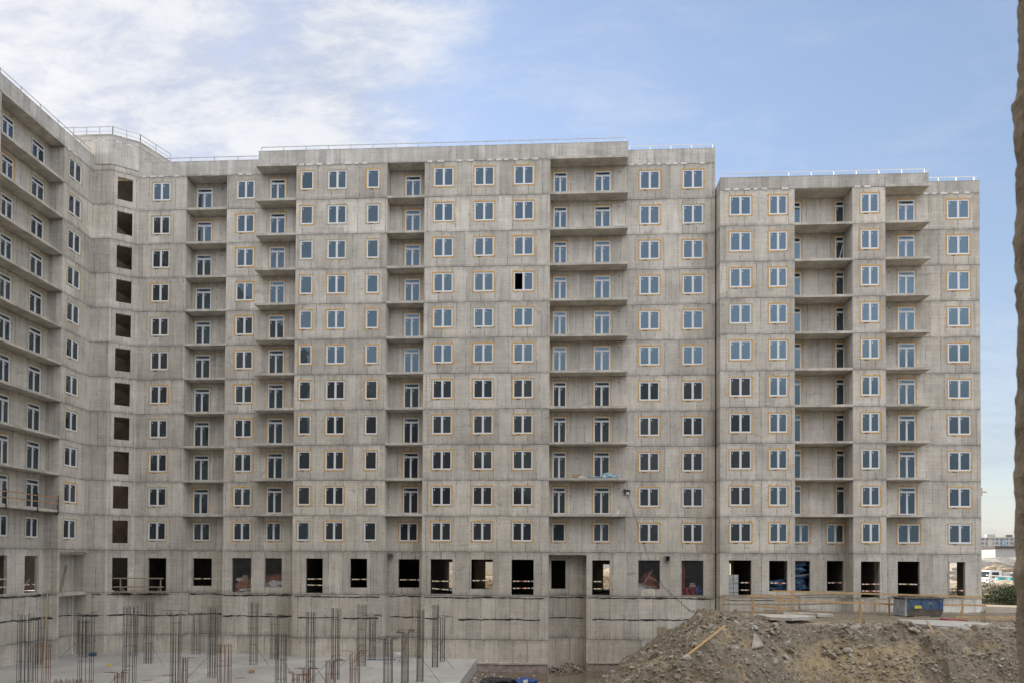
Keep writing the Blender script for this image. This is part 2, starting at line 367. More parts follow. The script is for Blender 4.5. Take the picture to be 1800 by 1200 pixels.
# ------------------------------------------------------------------ windows (shared meshes, individual objects)
F1 = 9.12
Fk = lambda k: F1+3*(k-1)
rnd = random.Random(3)
def ring(mb, w_, h_, t, d0, d1, mt, ox=0., oz=0.):
    a, b = -w_/2+ox, w_/2+ox; z0, z1 = oz, oz+h_
    mb.box((a, d0, z0), (b, d1, z0+t), mt); mb.box((a, d0, z1-t), (b, d1, z1), mt)
    mb.box((a, d0, z0+t), (a+t, d1, z1-t), mt); mb.box((b-t, d0, z0+t), (b, d1, z1-t), mt)
_wc = {}
def foam_mesh(w_, h_, seed, floor=False, fmt='foam'):
    r = random.Random(seed); mb = MB(); n = 14; t0 = .0
    def side(p, q, nrm):
        vs = []; fs = []
        L = math.hypot(q[0]-p[0], q[1]-p[1]); k = max(4, int(L/.09))
        for i in range(k+1):
            f = i/k; x_ = p[0]+(q[0]-p[0])*f; z_ = p[1]+(q[1]-p[1])*f
            o = .075+r.uniform(-.045, .04)+(.05 if r.random() < .07 else 0); pr = r.uniform(.010, .03)
            vs += [(x_-nrm[0]*.02, .05, z_-nrm[1]*.02), (x_-nrm[0]*.01, -pr, z_-nrm[1]*.01), (x_+nrm[0]*o, -pr*.7, z_+nrm[1]*o), (x_+nrm[0]*(o+.012), .05, z_+nrm[1]*(o+.012))]
        for i in range(k):
            for j in range(3): fs.append((4*i+j, 4*i+4+j, 4*i+5+j, 4*i+1+j))
        mb.add(vs, fs, fmt)
    hw = w_/2+.01; e = .06
    side((-hw-e, h_+.01), (hw+e, h_+.01), (0, 1)); side((-hw, h_), (-hw, -.01), (-1, 0)); side((hw, h_), (hw, -.01), (1, 0))
    if not floor:
        side((-hw-e, -.01), (hw+e, -.01), (0, -1))
        if r.random() < .75: mb.box((-w_*.33, -.02, -.10), (-w_*.33+.36, .06, -.045), 'dark_slot')
    return mb.mesh('foam_seal')
def win_meshes(w_, h_, kind):
    """frame mesh, pane mesh. kind: double, single, door (transom over two leaves), slim (transom over one leaf), broken"""
    key = (w_, h_, kind)
    if key in _wc: return _wc[key]
    fm = MB(); pm = MB(); D0, D1 = .015, .085; T = .08
    ring(fm, w_, h_, T, D0, D1, 'pvc')
    def leaf(a, b, z0, z1, glass=True, st=True):
        t = .045
        fm.box((a, D0+.012, z0), (b, D1-.01, z0+t), 'pvc'); fm.box((a, D0+.012, z1-t), (b, D1-.01, z1), 'pvc')
        fm.box((a, D0+.012, z0+t), (a+t, D1-.01, z1-t), 'pvc'); fm.box((b-t, D0+.012, z0+t), (b, D1-.01, z1-t), 'pvc')
        if glass:
            g = .02
            pm.add([(a+g, D0+.036, z0+g), (b-g, D0+.036, z0+g), (b-g, D0+.036, z1-g), (a+g, D0+.036, z1-g)], [(0, 1, 2, 3)], 'glass')
            pm.add([(a+g, D0+.06, z0+g), (b-g, D0+.06, z0+g), (b-g, D0+.06, z1-g), (a+g, D0+.06, z1-g)], [(3, 2, 1, 0)], 'glass')
            if st:
                sx = a+.13; sz = z1-.27
                pm.box((sx, D0+.030, sz), (sx+.05, D0+.033, sz+.13), 'pvc')
    i0, i1 = -w_/2+T, w_/2-T
    if kind in ('double', 'broken'):
        fm.box((-.045, D0, T), (.045, D1, h_-T), 'pvc')
        leaf(i0, -.045, T, h_-T, kind != 'broken'); leaf(.045, i1, T, h_-T)
    elif kind == 'single': leaf(i0, i1, T, h_-T)
    elif kind == 'door':
        ht = h_-.42
        fm.box((i0, D0, ht-.03), (i1, D1, ht+.04), 'pvc'); mid = -w_*.02
        fm.box((mid-.035, D0, T), (mid+.035, D1, ht-.03), 'pvc')
        leaf(i0, mid-.035, T, ht-.03); leaf(mid+.035, i1, T, ht-.03); leaf(i0, i1, ht+.04, h_-T, True, False)
        pm.box((i0+.12, D0+.030, ht+.12), (i0+.27, D0+.033, ht+.17), 'pvc')
    elif kind == 'slim':
        ht = h_-.45
        fm.box((i0, D0, ht-.03), (i1, D1, ht+.04), 'pvc'); leaf(i0, i1, T, ht-.03); leaf(i0, i1, ht+.04, h_-T, True, False)
    _wc[key] = (fm.mesh('frame'), pm.mesh('pane')); return _wc[key]
_fc = {}
def window(bld, fr, ang, uc, zb, w_, h_, kind='double', name='window', label=None):
    fm, pm = win_meshes(w_, h_, kind)
    o = inst(fm, name, bld, fr(uc, 0., zb), ang)
    p = inst(pm, 'pane', o, (0, 0, 0))
    p.rotation_euler = (rnd.uniform(-.009, .009), 0, rnd.uniform(-.009, .009))
    wx_ = fr(uc, 0, 0)[0]; pale = rnd.random() < (.85 if wx_ < -27 else .12 if wx_ < -14 else .05)
    key = (w_, h_, kind in ('door', 'slim'), rnd.randrange(5), pale)
    if key not in _fc: _fc[key] = foam_mesh(w_, h_, int(w_*100)*7+key[3]*13+int(h_*50), key[2], 'foam_pale' if pale else 'foam')
    inst(_fc[key], 'foam_seal', o, (0, 0, 0))
    if label: o['label'] = label
    return o
def whole(uc, zb, w_, h_, kind):   # wall hole for a window
    return (round(uc-w_/2-.02, 4), round(uc+w_/2+.02, 4), round(zb-.02, 4), round(zb+h_+.02, 4))

Y0 = 56.89; YA = Y0+1.21; YB = YA+1.2; YR = Y0+1.6; YF = Y0+1.32
ZB = -2.0; ZT = Fk(12)-.2; PT = 43.2; ZTR = Fk(11)-.2; PTR = 39.95
BACK = 71.0
WH, WZ, DH, DZ = 1.62, .69, 2.33, .04
def facade(bld, fr, ang, a, b, z0, z1, cols=(), opens=(), rows=11, name='wall'):
    """cols: (u, width, kind, row1 kind/width or None)"""
    holes = list(opens)
    for c in cols:
        uc, w_, kind = c[:3]
        for k in range(1, rows+1):
            kd, ww, zb, hh, ucc = kind, w_, Fk(k)+WZ, WH, uc
            if kind in ('door', 'slim'): zb, hh = Fk(k)+DZ, DH+(c[4] if len(c) > 4 else 0)
            if kind in ('door', 'slim') and k == 1: kd, ww, ucc = c[3]; zb, hh = Fk(1)+WZ, WH
            if abs(uc+2.17) < .01 and k == 8: kd = 'broken'
            ww = round(ww, 2); hh = round(hh, 2)
            holes.append(whole(ucc, zb, ww, hh, kd))
            nm = {'double': 'window', 'broken': 'window', 'single': 'narrow_window', 'door': 'balcony_door', 'slim': 'balcony_door'}[kd]
            window(bld, fr, ang, ucc, zb, ww, hh, kd, nm, 'white window with its left pane missing' if kd == 'broken' else None)
    return wall(bld, fr, a, b, z0, z1, holes)
def slab(bld, x0, x1, y0, y1, k, th=.2, name='balcony_slab'):
    if k == (11 if bld is rb_ref[0] else 12): th = .212; x0 += .003; x1 -= .003; y0 += .004
    mb = MB(); z = Fk(k); n = 5; r = random.Random(int(x0*10)+k)
    mb.box((x0, y0, z-th), (x1, y1, z), 'slab_concrete')
    return mb.build(name, bld)
rb_ref = [None]
def plane_y(Y): return frame((0, Y), 0.)
def return_wall(bld, x0, x1, y0, y1, z0, z1, holes=()):
    mb = MB(); mb.box((x0, y0, z0), (x1, y1, z1), 'concrete'); return mb.build('wall', bld)
def tar(bld, fr, segs, z, seed, wdt=.20):
    """dark irregular sealing strips along the plinth"""
    r = random.Random(seed); mb = MB()
    for a, b in segs:
        n = max(3, int((b-a)/.16)); vs = []; fs = []; mid = 0
        for i in range(n+1):
            u = a+(b-a)*i/n; mid = mid*.85+r.uniform(-.03, .03); t = wdt*(.25+.75*abs(noise.noise((u*.9, z, seed))*1.6)+r.uniform(0, .25))*.5
            if i in (0, n): t *= .3
            vs += [fr(u, .01, z+mid-t), fr(u, -.022, z+mid-t*.7), fr(u, -.022, z+mid+t*.6), fr(u, .01, z+mid+t)]
        for i in range(n):
            for j in range(3): fs.append((4*i+j, 4*i+4+j, 4*i+5+j, 4*i+1+j))
        mb.add(vs, fs, 'tar')
    return mb.build('tar_strip', bld)
def inserts(bld, fr, a, b, z, seed):
    r = random.Random(seed); mb = MB(); u = a+.15
    while u < b-.5:
        l = r.uniform(.35, .62)
        if r.random() < .86:
            d = r.uniform(-.02, .02)
            vs = [fr(u, .01, z+d), fr(u+l, .01, z+r.uniform(-.02, .02)), fr(u+l-.03, .01, z+.19+r.uniform(-.04, .03)), fr(u+.04, .01, z+.19+r.uniform(-.04, .03)),
                  fr(u+.01, -.045, z+d+.01), fr(u+l-.01, -.045, z+.01), fr(u+l-.04, -.045, z+.17), fr(u+.05, -.045, z+.17)]
            mb.add(vs, [(4, 5, 6, 7), (0, 1, 5, 4), (1, 2, 6, 5), (2, 3, 7, 6), (3, 0, 4, 7)], 'insul')
        u += l+r.uniform(.2, .42)
    return mb.build('insulation_insert', bld)
def parapet(bld, fr, a, b, z0, z1, th=.22, d0=-.012):
    mb = MB(); n = max(2, int((b-a)/.5)); r = random.Random(int(a*7))
    for i in range(n):
        u, v = a+(b-a)*i/n, a+(b-a)*(i+1)/n
    mb.box((a, d0, z0), (b, d0+th, z1), 'parapet_concrete', fr)
    mb.box((a-.005, d0-.012, z1), (b+.005, d0+th+.012, z1+.035), 'parapet_concrete', fr)
    return mb.build('parapet', bld)
def railing(bld, pts, z, h, mt='rail_metal', mid=False, step=1.95, name='roof_railing'):
    mb = MB()
    for (x0, y0), (x1, y1) in zip(pts, pts[1:]):
        L = math.hypot(x1-x0, y1-y0); n = max(1, round(L/step))
        mb.bar((x0, y0, z+h), (x1, y1, z+h), .045, .045, mt)
        if mid: mb.bar((x0, y0, z+h*.5), (x1, y1, z+h*.5), .03, .03, mt)
        for i in range(n+1):
            f = i/n; q = (x0+(x1-x0)*f, y0+(y1-y0)*f); mb.bar((q[0], q[1], z-.3), (q[0], q[1], z+h), .045, .045, mt)
    return mb.build(name, bld)

# ================================================================== CENTRAL BLOCK
cb = tag(empty('apartment_building', (-11, Y0, 4.2)), 'long grey concrete apartment block with eleven rows of white windows, in the middle', 'building', 'unfinished concrete apartment blocks')
inv = lambda o: o
def anchor(b):   # parts are built in world coordinates
    b.location = (0, 0, 0)
anchor(cb)
fA, f0, fB, fR, fF = plane_y(YA), plane_y(Y0), plane_y(YB), plane_y(YR), plane_y(YF)
# corner tower, facets 1-3
T2 = frame((-38.1, Y0), math.atan2(1.21, 1.8)); T2L = math.hypot(1.8, 1.21)
wall(cb, f0, -40.9, -38.1, ZB, 44.55)
wall(cb, T2, 0, T2L, ZB, 44.55, [(.5, 1.66, Fk(k)+.43, Fk(k)+2.40) for k in range(1, 12)]+[(.53, 1.69, 5.36, 8.28)])
T3 = frame((-36.3, YA), math.atan2(3.0, 1.1)); wall(cb, T3, 0, 3.2, 41.9, 44.55)
mb = MB(); mb.box((-44, Y0+.02, 41.9), (-40.9, Y0+.25, 44.55), 'parapet_concrete'); mb.build('wall', cb)
# raised cap of the tower: slightly proud box plus band
for fr_, a, b in ((f0, -44, -38.1), (T2, 0, T2L), (T3, 0, 3.2)):
    parapet(cb, fr_, a, b, 44.55, 45.05, .25, -.03)
wall(cb, f0, -39.55, -38.07, 42.45, 44.5, th=.06, d0=-.065, mt='parapet_concrete'); wall(cb, T2, .0, T2L-.02, 42.45, 44.5, th=.06, d0=-.065, mt='parapet_concrete')
inserts(cb, f0, -41.5, -38.3, 44.43, 5); inserts(cb, T2, .1, T2L-.1, 44.43, 6)
mb = MB(); mb.add([(-44, Y0+.1, 44.5), (-38.1, Y0+.1, 44.5), (-36.4, YA+.1, 44.5), (-35.3, 61, 44.5), (-35.3, 66, 44.5), (-44, 66, 44.5)], [(0, 1, 2, 3, 4, 5)], 'slab_concrete'); mb.build('roof', cb)
railing(cb, [(-44, Y0+.12), (-38.1, Y0+.12), (-36.38, YA+.14), (-35.28, 61.2)], 45.05, .78, mid=True, step=1.3)
# plane A left of the recess, recess back, plane A right
wA = [(-34.27, 1.63, 'double')]
facade(cb, fA, 0, -36.3, -32.0, ZB, ZT, wA, [(-35.07, -33.38, 5.38, 8.27)])
return_wall(cb, -32.25, -32.0, YA+.25, YB+.25, ZB, ZT)
facade(cb, fB, 0, -32.0, -28.34, ZB, ZT, [(-30.99, 1.47, 'door', ('double', 1.6, -30.88))], [(-31.67, -29.9, 5.81, 8.27)])
return_wall(cb, -28.34, -28.09, YA+.25, YB+.25, ZB, ZT)
facade(cb, fA, 0, -28.34, -21.68, ZB, ZT, [(-26.66, 1.6, 'double'), (-23.78, 1.43, 'door', ('double', 1.36, -23.84))], [(-27.51, -25.79, 5.34, 8.31), (-24.58, -23.07, 5.81, 8.31)])
return_wall(cb, -21.68, -21.43, Y0+.25, YA+.25, ZB, ZT)
facade(cb, f0, 0, -21.68, -13.8, ZB, ZT, [(-20.75, 1.12, 'single'), (-18.12, 1.64, 'double'), (-15.02, 1.08, 'single')], [(-20.52, -19.05, 5.38, 8.31), (-16.71, -15.25, 5.86, 8.31)])
return_wall(cb, -14.05, -13.8, Y0+.25, YA+.25, ZB, ZT)
facade(cb, fA, 0, -13.8, -10.6, ZB, ZT, [(-11.83, 1.4, 'door', ('double', 1.64, -11.99))], [(-12.85, -11.03, 5.85, 8.29)])
return_wall(cb, -10.6, -10.35, Y0+.25, YA+.25, ZB, ZT)
facade(cb, f0, 0, -10.6, .04, ZB, ZT, [(-8.97, 1.7, 'double'), (-5.52, 1.7, 'double'), (-2.17, 1.7, 'double')], [(-9.86, -8.01, 5.37, 8.3), (-6.43, -4.62, 5.82, 8.3), (-3.04, -1.2, 5.35, 8.3)])
return_wall(cb, -.21, .04, Y0+.25, YA+.25, ZB, ZT)
facade(cb, fA, 0, .04, 13.98, 8.72, ZT, [(.915, 1.2, 'door', ('single', 1.14, .89)), (4.5, 1.43, 'door', ('double', 1.44, 4.49)), (8.5, 1.72, 'double'), (12.13, 1.74, 'double')])
wall(cb, fA, 3.25, 13.98, ZB, 8.72, [(3.74, 5.22, 5.34, 8.28), (7.61, 9.41, 5.86, 8.3), (11.21, 13.03, 5.36, 8.3)])
return_wall(cb, 3.25, 3.5, YA+.25, YB+.25, ZB, 8.72)
wall(cb, fB, .04, 3.25, ZB, 8.72, [(.28, 1.51, 5.8, 8.26)])
return_wall(cb, -.21, .04, YA+.25, YB+.25, ZB, 8.72)
return_wall(cb, 13.73, 13.98, YA+.25, BACK, ZB, ZT)
# parapets, roof, insulation pads
parapet(cb, fA, -36.3, -25.0, ZT, PT); parapet(cb, f0, -25.0, 6.53, ZT, PT); parapet(cb, fA, 6.53, 13.98, ZT, PT)
mb = MB(); mb.box((-25.0, Y0+.21, ZT), (-24.78, YA-.02, PT-.02), 'parapet_concrete'); mb.box((6.31, Y0+.21, ZT), (6.53, YA-.02, PT-.02), 'parapet_concrete'); mb.box((13.76, YA+.21, ZT+.01), (13.98, BACK, PT-.01), 'parapet_concrete'); mb.build('parapet', cb)
for fr_, a, b, sd in ((fA, -36.2, -32.1, 1), (fA, -28.3, -25.3, 2), (f0, -21.6, -13.9, 3), (f0, -10.5, 0., 4), (fA, 6.6, 13.9, 7)): inserts(cb, fr_, a, b, ZT-.05, sd)
mb = MB(); mb.box((-36.0, YA+.22, ZT), (13.7, BACK, ZT+.18), 'slab_concrete'); mb.build('roof', cb)
railing(cb, [(-36.0, YA+.1), (-25.3, YA+.1)], PT, .42); railing(cb, [(-24.8, Y0+.1), (6.3, Y0+.1)], PT, .42); railing(cb, [(6.8, YA+.1), (13.8, YA+.1)], PT, .42, 'rail_pale_sunlit')
# ladder hoops behind the railing
mb = MB()
for (cx, cy, r_, zt) in ((-34.6, 61.0, .42, 44.9), (-33.75, 60.2, .42, 44.3)):
    pts = [(cx-r_, cy, 42.4), (cx-r_, cy, zt-.3)]+[(cx-r_*math.cos(a), cy, zt-.3+.38*math.sin(a)) for a in [i*math.pi/8 for i in range(1, 8)]]+[(cx+r_, cy, zt-.3), (cx+r_, cy, 42.4)]
    mb.tube(pts, .05, 'rail_metal')
for zz_ in (42.9, 43.3, 43.7, 44.1): mb.bar((-35.0, 61, zz_), (-34.2, 61, zz_), .03, .03, 'rail_metal'); mb.bar((-34.1, 60.2, zz_), (-33.4, 60.2, zz_), .03, .03, 'rail_metal')
mb.build('roof_ladder', cb)
# balcony slabs
for k in range(2, 13):
    slab(cb, -32.0, -28.34, YA+.0, YB, k); slab(cb, -13.8, -10.6, Y0+.0, YA, k)
    slab(cb, -25.23, -21.68, Y0-.03, YA, k); slab(cb, .04, 6.53, Y0-.03, YA, k)
# tar strips
for z_, sd in ((5.10, 1), (3.29, 2)):
    tar(cb, T2, [(.1, T2L)], z_, sd); tar(cb, fA, [(-36.2, -33.0)] if z_ > 4 else [(-36.2, -32.1)], z_, sd+10); tar(cb, fB, [(-31.9, -28.4)], z_, sd+20)
    tar(cb, fA, [(-28.3, -21.8)], z_, sd+30); tar(cb, f0, [(-21.5, -14.1)] if z_ > 4 else [(-21.2, -17.6), (-17.3, -14.2)], z_, sd+40); tar(cb, fA, [(-13.6, -10.8)], z_, sd+50)
    tar(cb, f0, [(-10.4, -.3)] if z_ > 4 else [(-10.4, -9.2), (-7.5, -.6)], z_, sd+60); tar(cb, fB, [(.1, 3.2)], z_, sd+70); tar(cb, fA, [(3.4, 13.9)] if z_ > 4 else [(3.7, 13.0)], z_, sd+80)
tar(cb, f0, [(-40.8, -40.0), (-39.3, -38.4)], 5.10, 99); tar(cb, f0, [(-40.8, -38.6)], 3.30, 98)
# pipe line on the recess edge, small drain boxes, holes
mb = MB()
for x_ in (6.0,): pass
for k in range(2, 12):
    for (x_, Y) in ((5.95, YA), (-29.3, YB)):
        c = (x_, Y-.012, Fk(k)+2.25); vs = [(c[0]+.055*math.cos(a), c[1], c[2]+.055*math.sin(a)) for a in [i*math.pi/4 for i in range(8)]]
        mb.add(vs, [tuple(range(8))[::-1]], 'dark_slot')
for x_ in (11.9, 12.2, 12.5):
    vs = [(x_+.06*math.cos(a), YA-.012, 4.1+.06*math.sin(a)) for a in [i*math.pi/4 for i in range(8)]]; mb.add(vs, [tuple(range(8))[::-1]], 'dark_slot')
mb.build('pipe_hole', cb)
# interior: floor slabs, partition, rear wall with openings, stair partition
mb = MB()
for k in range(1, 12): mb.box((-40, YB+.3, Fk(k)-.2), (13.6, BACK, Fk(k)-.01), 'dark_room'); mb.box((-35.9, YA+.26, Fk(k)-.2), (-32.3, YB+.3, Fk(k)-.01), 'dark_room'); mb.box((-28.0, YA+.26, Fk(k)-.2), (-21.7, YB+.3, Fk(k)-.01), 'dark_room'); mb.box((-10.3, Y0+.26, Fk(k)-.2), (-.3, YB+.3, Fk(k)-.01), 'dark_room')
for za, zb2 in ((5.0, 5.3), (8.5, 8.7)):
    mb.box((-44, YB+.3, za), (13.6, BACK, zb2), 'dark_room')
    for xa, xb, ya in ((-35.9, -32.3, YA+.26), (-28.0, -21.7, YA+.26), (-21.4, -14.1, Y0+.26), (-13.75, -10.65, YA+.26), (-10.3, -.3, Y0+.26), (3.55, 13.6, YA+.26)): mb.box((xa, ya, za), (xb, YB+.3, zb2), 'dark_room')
def tower_floor(z0, z1):
    o_ = [(-40.6, Y0+.27), (-38.2, Y0+.27), (-36.45, YA+.22), (-36.45, YB+.28), (-40.6, YB+.28)]; n = 5
    mb.add([(p[0], p[1], z0) for p in o_]+[(p[0], p[1], z1) for p in o_], [tuple(range(5))[::-1], tuple(range(5, 10))]+[(i, (i+1) % 5, 5+(i+1) % 5, 5+i) for i in range(5)], 'dark_room')
for k in range(1, 12): tower_floor(Fk(k)-.2, Fk(k)-.015)
tower_floor(5.0, 5.3)
mb.build('floor_slab', cb)
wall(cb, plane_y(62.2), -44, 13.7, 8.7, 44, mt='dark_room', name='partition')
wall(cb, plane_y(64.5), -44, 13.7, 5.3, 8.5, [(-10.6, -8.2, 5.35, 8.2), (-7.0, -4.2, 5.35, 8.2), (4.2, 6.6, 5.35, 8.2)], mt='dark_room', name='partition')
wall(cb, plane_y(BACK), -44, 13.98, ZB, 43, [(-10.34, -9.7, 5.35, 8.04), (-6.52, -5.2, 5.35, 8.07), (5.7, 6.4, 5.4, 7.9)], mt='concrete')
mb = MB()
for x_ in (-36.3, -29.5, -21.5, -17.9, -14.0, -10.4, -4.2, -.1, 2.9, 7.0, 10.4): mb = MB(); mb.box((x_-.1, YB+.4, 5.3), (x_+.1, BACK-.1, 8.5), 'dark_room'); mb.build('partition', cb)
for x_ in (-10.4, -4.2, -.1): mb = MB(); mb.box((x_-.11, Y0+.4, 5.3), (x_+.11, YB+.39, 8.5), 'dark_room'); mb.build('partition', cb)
# pink foam board at the foot of the wall
mb = MB(); mb.box((-5.9, Y0-.12, -1.3), (.0, Y0-.0, -.42), 'pink_foam'); mb.box((-5.9, Y0-.2, -.42), (.0, Y0, -.28), 'slab_concrete'); mb.box((3.3, YA-.12, -1.3), (7.3, YA, -.42), 'pink_foam'); mb.box((3.3, YA-.2, -.42), (7.3, YA, -.28), 'slab_concrete')
mb.build('insulation_board', cb)

# ================================================================== RIGHT BLOCK
rb = tag(empty('apartment_building'), 'grey concrete apartment block with ten rows of white windows, behind the blue skip', 'building', 'unfinished concrete apartment blocks')
rb_ref[0] = rb
facade(rb, f0, 0, 14.1, 20.14, ZB, ZTR, [(15.76, 1.78, 'double'), (18.81, 1.5, 'double')], [(14.81, 16.64, 5.34, 8.34), (18.06, 19.54, 5.82, 8.32)], 10)
return_wall(rb, 14.1, 14.35, Y0+.25, BACK, ZB, ZTR)
return_wall(rb, 19.89, 20.14, Y0+.25, YR+.25, ZB, ZTR)
facade(rb, fR, 0, 20.14, 24.79, ZB, ZTR, [(20.85, .82, 'slim', ('double', 1.45, 21.18), .17), (24.44, .80, 'slim', ('double', 1.45, 24.02), .17)], [(20.35, 21.94, 5.79, 8.32), (23.31, 24.7, 5.82, 8.34)], 10)
return_wall(rb, 24.79, 25.04, Y0+.25, YR+.25, ZB, ZTR)
facade(rb, f0, 0, 24.79, 27.41, ZB, ZTR, [(26.18, 1.48, 'double')], [(25.38, 26.89, 5.35, 8.3)], 10)
return_wall(rb, 27.16, 27.41, Y0+.25, YF+.25, ZB, ZTR)
facade(rb, fF, 0, 27.41, 35.66, ZB, ZTR, [(29.75, 1.43, 'door', ('double', 1.85, 29.85)), (33.96, 1.84, 'double')], [(28.94, 30.72, 5.31, 8.32), (33.0, 34.36, 5.34, 8.3)], 10)
wall(rb, frame((35.41, 0), -math.pi/2), -BACK, -(YF+.25), ZB, ZTR, [(-62.7, -61.2, 5.4, 8.27)], th=.25)
parapet(rb, f0, 14.1, 30.85, ZTR, PTR); parapet(rb, fF, 30.85, 35.66, ZTR, PTR)
mb = MB(); mb.box((30.63, Y0+.21, ZTR), (30.85, YF-.02, PTR-.02), 'parapet_concrete'); mb.box((14.1, Y0+.21, ZTR+.01), (14.32, BACK, PTR-.01), 'parapet_concrete'); mb.box((35.44, YF+.21, ZTR+.01), (35.66, BACK, PTR-.01), 'parapet_concrete'); mb.build('parapet', rb)
for fr_, a, b, sd in ((f0, 14.3, 20.1, 11), (f0, 24.8, 27.4, 12), (fF, 31.0, 35.5, 13)): inserts(rb, fr_, a, b, ZTR-.05, sd)
mb = MB(); mb.box((14.4, YF+.22, ZTR), (35.4, BACK, ZTR+.18), 'slab_concrete'); mb.build('roof', rb)
railing(rb, [(14.3, Y0+.1), (30.6, Y0+.1)], PTR, .42, 'rail_pale_sunlit', step=1.75); railing(rb, [(31.0, YF+.1), (35.3, YF+.1)], PTR, .42, 'rail_pale_sunlit', step=1.6)
mb = MB(); mb.bar((30.6, Y0+.1, PTR), (31.0, Y0+.1, PTR+.45), .04, .04, 'rail_pale_sunlit'); mb.bar((35.3, YF+.1, PTR+.2), (35.6, YF+.1, PTR+.45), .04, .04, 'rail_pale_sunlit'); mb.bar((35.3, YF+.1, PTR+.2), (35.6, YF+.1, PTR), .04, .04, 'rail_pale_sunlit'); mb.build('railing_brace', rb)
for k in range(2, 12):
    slab(rb, 20.14, 24.79, Y0-.0, YR, k); slab(rb, 27.41, 30.96, Y0-.03, YF, k)
mb = MB()
for k in range(1, 11): mb.box((14.4, YR+.3, Fk(k)-.2), (35.3, BACK, Fk(k)-.01), 'dark_room')
for za, zb2 in ((5.0, 5.3), (8.5, 8.7)):
    mb.box((14.4, YR+.3, za), (35.3, BACK, zb2), 'dark_room'); mb.box((14.4, Y0+.26, za), (19.8, YR+.3, zb2), 'dark_room'); mb.box((25.1, Y0+.26, za), (27.1, YR+.3, zb2), 'dark_room'); mb.box((27.5, YF+.26, za), (35.3, YR+.3, zb2), 'dark_room')
mb.build('floor_slab', rb)
wall(rb, plane_y(64.5), 14.4, 35.3, 5.3, 8.5, [(16.0, 18.2, 5.35, 8.3), (36.5, 36.6, 5.4, 8.3)], mt='dark_room', name='partition') if False else None
wall(rb, plane_y(64.5), 14.4, 35.3, 5.3, 8.5, [(15.9, 18.0, 5.35, 8.3), (34.0, 35.2, 5.35, 8.3)], mt='dark_room', name='partition')
wall(rb, plane_y(BACK), 14.1, 35.66, ZB, 39, [(16.6, 18.68, 5.4, 8.09)], mt='concrete')
mb = MB()
for x_ in (17.3, 20.0, 22.6, 25.0, 27.3, 31.9): mb.box((x_-.1, YR+.3, 5.3), (x_+.1, 64.4, 8.5), 'dark_room')
mb.box((31.95, 60.2, 5.3), (32.05, 64.4, 8.5), 'dark_room'); mb.box((29.2, 60.5, 5.3), (29.9, 60.7, 7.5), 'slab_concrete'); mb.build('partition', rb)
for i, (z_, segs) in enumerate(((5.10, [(14.4, 19.4)]),)): tar(rb, f0, segs, z_, 200+i, .09)
mb = MB()
for k in range(2, 11):
    c = (28.3, YF-.012, Fk(k)+2.3); mb.add([(c[0]+.055*math.cos(a), c[1], c[2]+.055*math.sin(a)) for a in [i*math.pi/4 for i in range(8)]], [tuple(range(8))[::-1]], 'dark_slot')
mb.build('pipe_hole', rb)

# ================================================================== LEFT WING (faces +x)
lw = tag(empty('apartment_building'), 'concrete apartment wing with long balconies running toward the viewer, at the left edge', 'building', 'unfinished concrete apartment blocks')
WX, VX = -39.71, -40.91
# frame facing +x: u runs along +y, inward is -x
fW = frame((WX, 0), math.pi/2); fV = frame((VX, 0), math.pi/2)
E1, E2 = 53.33, 46.9
facade(lw, fW, math.pi/2, E1, Y0-.01, 8.72, ZT, [(54.65, 1.55, 'double')])
facade(lw, fV, math.pi/2, E2, E1, ZB, ZT, [(52.04, 1.43, 'door', ('double', 1.36, 52.03)), (48.99, 1.2, 'door', ('double', 1.4, 48.92))], [(51.36, 52.73, 5.47, 8.38), (48.1, 49.61, 5.47, 8.38)])
facade(lw, fW, math.pi/2, 1.4, E2, ZB, ZT, [(44.9, 1.7, 'double'), (41.2, 1.7, 'double')])
for a_, b_ in (((VX-.25, E1, ZB), (WX, E1+.22, 8.72)), ((VX-.25, E1, 8.72), (WX-.25, E1+.25, ZT)), ((VX-.25, E2-.25, ZB), (WX-.25, E2, ZT)), ((VX-.25, 1.2, ZB), (WX-.0, 1.38, ZT))): mb = MB(); mb.box(a_, b_, 'concrete'); mb.build('wall', lw)
wall(lw, fV, E1+.22, Y0, ZB, 8.72, [(53.7, 54.4, 5.4, 7.75)])
mb = MB(); mb.box((VX-.2, E1+.25, 8.52), (WX-.25, Y0-.02, 8.715), 'slab_concrete'); mb.box((VX+.01, E1+.22, 5.1), (WX+.02, Y0-.01, 5.36), 'slab_concrete'); mb.build('canopy_slab', lw)
mb = MB(); mb.box((WX-.23, 1.2, ZT), (WX+.012, Y0+.02, PT), 'parapet_concrete'); mb.box((WX-.25, 1.2, PT), (WX+.025, Y0+.01, PT+.035), 'parapet_concrete'); mb.build('parapet', lw)
inserts(lw, fW, 53.5, 56.7, ZT-.05, 31); inserts(lw, fW, 44., 46.8, ZT-.05, 32)
mb = MB(); mb.box((-54, 1.2, ZT), (WX-.24, Y0+.5, ZT+.18), 'slab_concrete'); mb.build('roof', lw)
railing(lw, [(WX-.1, 2.), (WX-.1, 56.6)], PT, .42)
for k in range(2, 13):
    mb = MB(); mb.box((VX, E2, Fk(k)-(.212 if k == 12 else .2)), (WX+.03, E1, Fk(k)), 'slab_concrete'); mb.build('balcony_slab', lw)
for a_, b_, m_, n_ in (((-54, 1.6, 5.0), (VX-.26, Y0+.4, 5.35), 'dark_room', 'floor_slab'), ((-54, 1.6, 8.5), (VX-.26, Y0+.4, 8.7), 'dark_room', 'floor_slab'), ((-46, 1.6, 5.36), (-45.8, 71, 8.49), 'dark_room', 'partition'), ((-54.2, 1.2, -2), (-54, Y0+8, 43), 'concrete', 'wall'), ((-54, 1.2, -2), (VX-.26, 1.4, 41.9), 'concrete', 'wall')): mb = MB(); mb.box(a_, b_, m_); mb.build(n_, lw)
